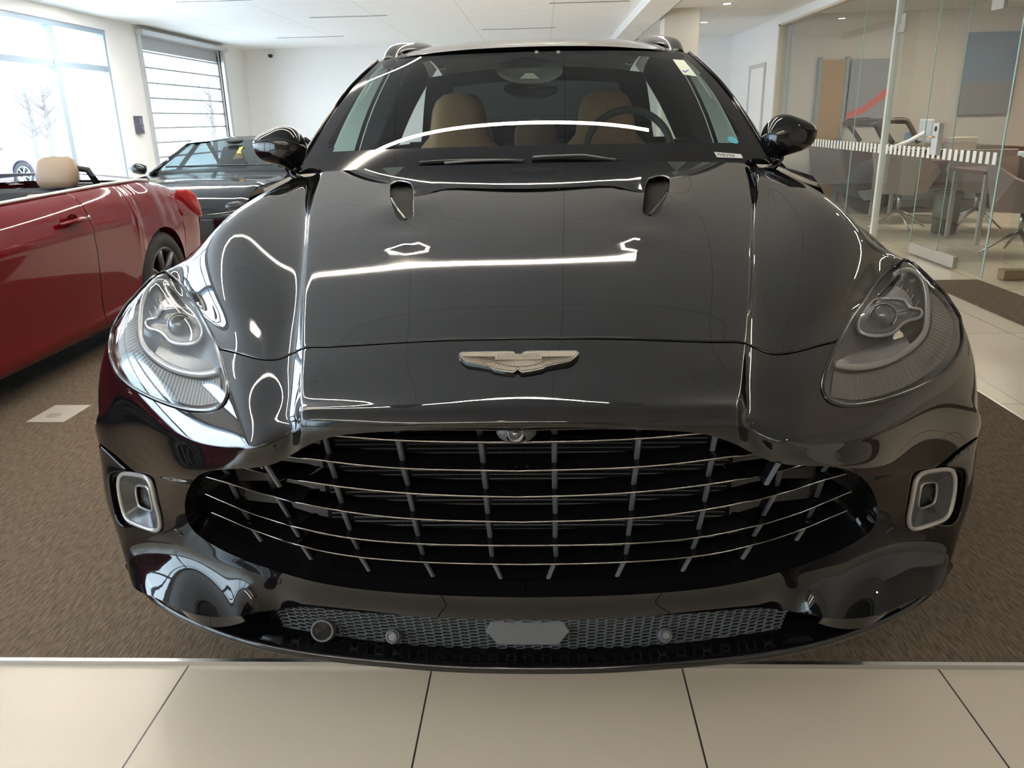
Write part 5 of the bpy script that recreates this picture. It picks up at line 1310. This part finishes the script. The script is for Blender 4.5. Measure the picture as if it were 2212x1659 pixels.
# desks, chairs with folded-shell seats, things on the desks
dm = mat('desk_red_brown', (.10, .035, .022), .35)
def desk(x0, x1, y0, y1, z, label):
    t = empty('desk', ((x0+x1)/2, (y0+y1)/2, 0), 0, label, 'desk', 'office desks'); w = (x1-x0)/2; d = (y1-y0)/2
    MB().box((-w, -d, z-.035), (w, d, z)).build('desk_top', dm, t, bevel=.004)
    for sx in (-1, 1):
        for sy in (-1, 1): MB().box((sx*(w-.06)-.02, sy*(d-.06)-.02, 0), (sx*(w-.06)+.02, sy*(d-.06)+.02, z-.035)).build('leg', mat('desk_leg', (.5, .5, .5), .3, .8), t)
    return t
desk(4.45, 6.0, 8.35, 9.1, .74, 'red-brown desk behind the glass, nearest to the office corner')
desk(4.35, 5.6, 10.3, 11.0, .74, 'red-brown desk behind the glass, in front of the vintage car')
def chair(x, y, rz, label):
    t = empty('shell_chair', (x, y, 0), rz, label, 'chair', 'folded-shell office chairs')
    leather = mat('taupe_leather', (.20, .15, .13), .45)
    V = [(-.30, -.28, .66), (.30, -.28, .66), (.26, .25, .90), (-.26, .25, .90), (-.20, -.20, .44), (.20, -.20, .44), (.20, .18, .43), (-.20, .18, .43), (-.33, -.05, .74), (.33, -.05, .74)]
    F = [(4, 5, 6, 7), (7, 6, 2, 3), (4, 7, 8, 0), (7, 3, 8), (5, 1, 9, 6), (6, 9, 2)]
    o = MB().add(V, F).build('shell', leather, t); so = o.modifiers.new('t', 'SOLIDIFY'); so.thickness = .03
    MB().box((-.19, -.19, .44), (.19, .17, .49)).build('seat_pad', leather, t, bevel=.015)
    MB().tube([(0, 0, .44), (0, 0, .20)], .022, 10).build('column', silver, t, True)
    for k in range(4):
        a = PI/4+k*PI/2; MB().tube([(0, 0, .22), (.16*math.cos(a), .16*math.sin(a), .14), (.33*math.cos(a), .33*math.sin(a), .015)], [.018, .014, .010], 8).build('leg', silver, t, True)
    return t
chair(4.55, 7.75, .6, 'taupe folded-shell chair with splayed metal legs just inside the glass door')
chair(5.35, 7.55, -.5, 'taupe folded-shell chair half hidden by the screen at the office corner')
chair(4.25, 9.75, 2.4, 'taupe folded-shell chair beside the pale post of the partition')
chair(5.15, 9.75, 2.9, 'taupe folded-shell chair between the two desks')
def on_desk():
    t = empty('monitor_arm', (4.55, 10.6, .74), .2, 'white jointed monitor arm clamped to the far desk', 'monitor arm')
    wm = mat('white_plastic', (.75, .76, .80), .4)
    MB().tube([(-.2, 0, .0), (-.2, 0, .12), (.1, 0, .22), (.34, 0, .34)], .03, 8).build('arm', wm, t, True); MB().box((.30, -.12, .22), (.34, .12, .48)).build('screen', wm, t, bevel=.01)
    t = empty('document_tray', (5.35, 8.85, .74), 0, 'white rounded console with dark recess on the near desk', 'console')
    MB().box((-.28, -.1, .10), (.28, .1, .16)).box((-.28, -.1, 0), (-.24, .1, .12)).box((.24, -.1, 0), (.28, .1, .12)).build('shell', wm, t, bevel=.015); MB().box((-.24, -.08, .0), (.24, .08, .10)).build('recess', matte, t)
    t = empty('bottle', (5.75, 8.5, .74), 0, 'clear bottle with blue cap on the near desk', 'bottle'); MB().lathe([(.03, 0), (.03, .14), (.012, .18), (.012, .2)], n=16).build('flask', mat('bottle_clear', (.5, .55, .6), .1), t, True); MB().lathe([(.014, .2), (.014, .225), (.0001, .226)], n=16).build('cap', mat('cap_blue', (.03, .10, .6), .3), t, True)
    t = empty('white_cup', (4.7, 8.5, .74), 0, 'white cup on the near desk by the glass', 'cup'); MB().lathe([(.03, 0), (.038, .09), (.035, .09), (.027, .005)], n=20).build('bowl', wm, t, True); MB().tube([(.036, 0, .07), (.06, 0, .06), (.055, 0, .03), (.033, 0, .02)], .004, 6).build('handle', wm, t, True)
    t = empty('paper_box', (5.25, 10.55, .74), .1, 'beige box standing on the far desk', 'box'); MB().box((-.15, -.1, 0), (.15, .1, .26)).build('carton', mat('carton', (.45, .36, .30), .7), t, bevel=.004); MB().box((-.155, -.105, .2), (.155, .105, .262)).build('lid', mat('carton_lid', (.50, .42, .36), .7), t, bevel=.004)
on_desk()
t = empty('waste_bin', (4.62, 9.35, 0), 0, 'olive waste bin beside the pale post inside the office', 'bin'); MB().lathe([(.001, 0), (.13, 0), (.15, .45), (.14, .45), (.12, .01)], n=24).build('tub', mat('olive', (.09, .08, .045), .5), t, True); MB().lathe([(.152, .44), (.152, .46), (.138, .46)], n=24).build('rim', matte, t, True)
# lamps inside the office and downlights
def downlight(x, y, z, label, s=1.0):
    t = empty('downlight', (x, y, z), 0, label, 'ceiling lamp', 'small round downlights')
    MB().lathe([(.075, 0), (.075, -.004), (.055, -.004), (.05, .0)], n=24).build('ring', mat('lamp_frame', (.7, .7, .7), .4), t, True)
    MB().lathe([(.05, -.002), (.0001, -.002)], n=20).build('diffuser', emis('downlight_glow', (1, .9, .75), 60), t)
a = U(1571, 8, Z=ZC); downlight(a[0], a[1], ZC, 'downlight in the ceiling above the glass office top')
a = U(1521, 48, Z=ZC); downlight(a[0], a[1], ZC, 'downlight in the ceiling beside the square column, deeper in the room')
downlight(3.0, 6.2, ZC, 'downlight in the ceiling near the glass corner, before the column')
downlight(2.7, 2.5, ZC, 'downlight in the ceiling over the tiled aisle'); downlight(-.3, -1.0, ZC, 'downlight in the ceiling behind the camera'); downlight(.6, -3.2, ZC, 'downlight in the ceiling near the dark rear wall')
for x, y in ((5.0, 11.6), (6.5, 9.0), (5.2, 7.6)): downlight(x, y, ZC, 'downlight in the office ceiling at %s' % {11.6: 'the vintage car', 9.0: 'the far desk end', 7.6: 'the office corner'}[y])
def lamp2(x, y, l, rot, lab):
    t = empty('linear_ceiling_lamp', (x, y, ZC), rot, lab, 'ceiling lamp', 'linear lamps in the ceiling')
    MB().box((-l, -.03, -.004), (l, .03, -.001)).build('diffuser', led, t); MB().box((-l-.01, -.04, -.003), (-l, .04, 0)).box((l, -.04, -.003), (l+.01, .04, 0)).build('frame', mat('lamp_frame'), t)
lamp2(5.6, 10.6, 1.2, 0, 'linear lamp in the office ceiling before the vintage car'); lamp2(6.0, 7.6, 1.2, 0, 'linear lamp in the office ceiling near the corner')
# dark slots of switched-off ceiling lamps, column, beam and track
for x, y, X2 in ((380, 4, 545), (670, 38, 836), (598, 82, 740), (1040, 64, 1200), (1186, 7, 1360)):
    A = U(x, y, Z=ZC); B = U(X2, y-5, Z=ZC); t = empty('ceiling_slot', ((A[0]+B[0])/2, A[1], ZC), 0, {380: 'dark ceiling slot nearest the window wall top', 670: 'grey ceiling slot midway above the red convertible', 598: 'faint ceiling slot deepest in the room over the coupe', 1040: 'grey ceiling slot straight above the black car roof', 1186: 'dark ceiling slot before the beam'}[x], 'ceiling slot', 'unlit slots in the ceiling')
    l = (B[0]-A[0])/2; MB().box((-l, -.03, -.003), (l, .03, 0)).build('slot', mat('slot_grey', (.22, .22, .22), .5), t); MB().box((-l, .03, -.003), (l, .045, 0)).build('lip', mat('lamp_frame'), t)
st(MB().box((1.72, 11.9, 0), (2.19, 12.35, ZC)).build('wall_column', mat('column_paint', (.70, .66, .58), .6)))
st(MB().box((1.30, 7.5, ZC-.12), (1.66, YB, ZC)).build('trim_6', white))
st(MB().box((1.66, 7.5, ZC-.10), (1.70, YB, ZC)).build('trim_7', mat('track_grey', (.22, .24, .24), .4, .5)))
# small things on the walls and floor
t = empty('door_controller', (XL, 11.62, 0), 0, 'dark control box on the white pier beside the sectional door', 'control box')
MB().box((0, -.07, 1.26), (.07, .07, 1.50)).build('case', mat('control_grey', (.07, .08, .11), .5), t, bevel=.008); MB().box((.07, -.05, 1.38), (.076, .05, 1.47)).build('display', mat('control_face', (.16, .17, .2), .3), t)
for z, c in ((1.35, (.4, .4, .42)), (1.32, (.4, .4, .42)), (1.29, (.5, .1, .1))): MB().box((.07, .0, z-.008), (.078, .03, z+.008)).build('button', mat('btn%d' % int(c[1]*100), c, .4), t)
a = U(585, 118, Y=YB-.02); t = empty('security_camera', (a[0], YB, a[2]), 0, 'tiny dark security camera high on the far white wall', 'security camera')
MB().box((-.04, -.05, -.02), (.04, 0, .05)).build('bracket', white, t); MB().lathe([(.045, 0), (.04, .03), (.02, .045), (.0001, .05)], (0, -.05, -.01), (0, -.3, -1), 20).build('dome', gloss, t, True)
t = empty('floor_socket', (-2.37, 3.61, 0), math.radians(-1), 'pale metal floor socket plate set in the carpet', 'floor socket')
MB().box((-.095, -.12, 0), (.095, .12, .004)).build('plate', mat('socket_plate', (.48, .45, .40), .4, .2), t, bevel=.001); MB().lathe([(.035, .004), (.03, .0065), (.0001, .0065)], (-.01, -.03, 0), n=20).build('cap', mat('socket_cap', (.30, .28, .25), .4), t, True)
# yard
st(MB().box((-60, -40, -.3), (XL-.31, 60, -.15)).build('yard_ground', mat('yard_ground', (.82, .82, .83), .9)))
st(MB().box((XL-.75, 11.9, -.1), (XL-.30, 12.25, 3.5)).build('wall_pier', mat('pier_cladding', (.30, .33, .36), .6)))
t = empty('warehouse', (-30, 66, -.15), math.radians(35), 'long pale warehouse with dark band across the yard', 'building')
MB().box((-12, -4, 0), (12, 4, 3.4)).build('wall', mat('warehouse_white', (.8, .8, .78), .7), t); MB().box((-12.1, -4.1, 3.4), (12.1, 4.1, 4.6)).build('roof_band', mat('warehouse_roof', (.25, .33, .36), .7), t)
random.seed(7)
for k in range(9):
    t = empty('bare_tree', (-44+k*3.3, 40+(k % 3)*2, -.15), 0, 'bare winter tree in the hedge line across the yard', 'tree', 'bare trees across the yard')
    m = MB(); m.tube([(0, 0, 0), (.1, 0, 2), (0, .1, 3.6)], [.14, .1, .03], 6)
    for q in range(26):
        a = random.uniform(0, 2*PI); z = random.uniform(1, 3.2); l = random.uniform(.8, 1.6); m.tube([(0, 0, z), (l*.6*math.cos(a), l*.6*math.sin(a), z+l*.5), (l*math.cos(a), l*math.sin(a), z+l)], [.04, .025, .01], 4)
    m.build('branches', mat('bark', (.14, .12, .11), .9), t)
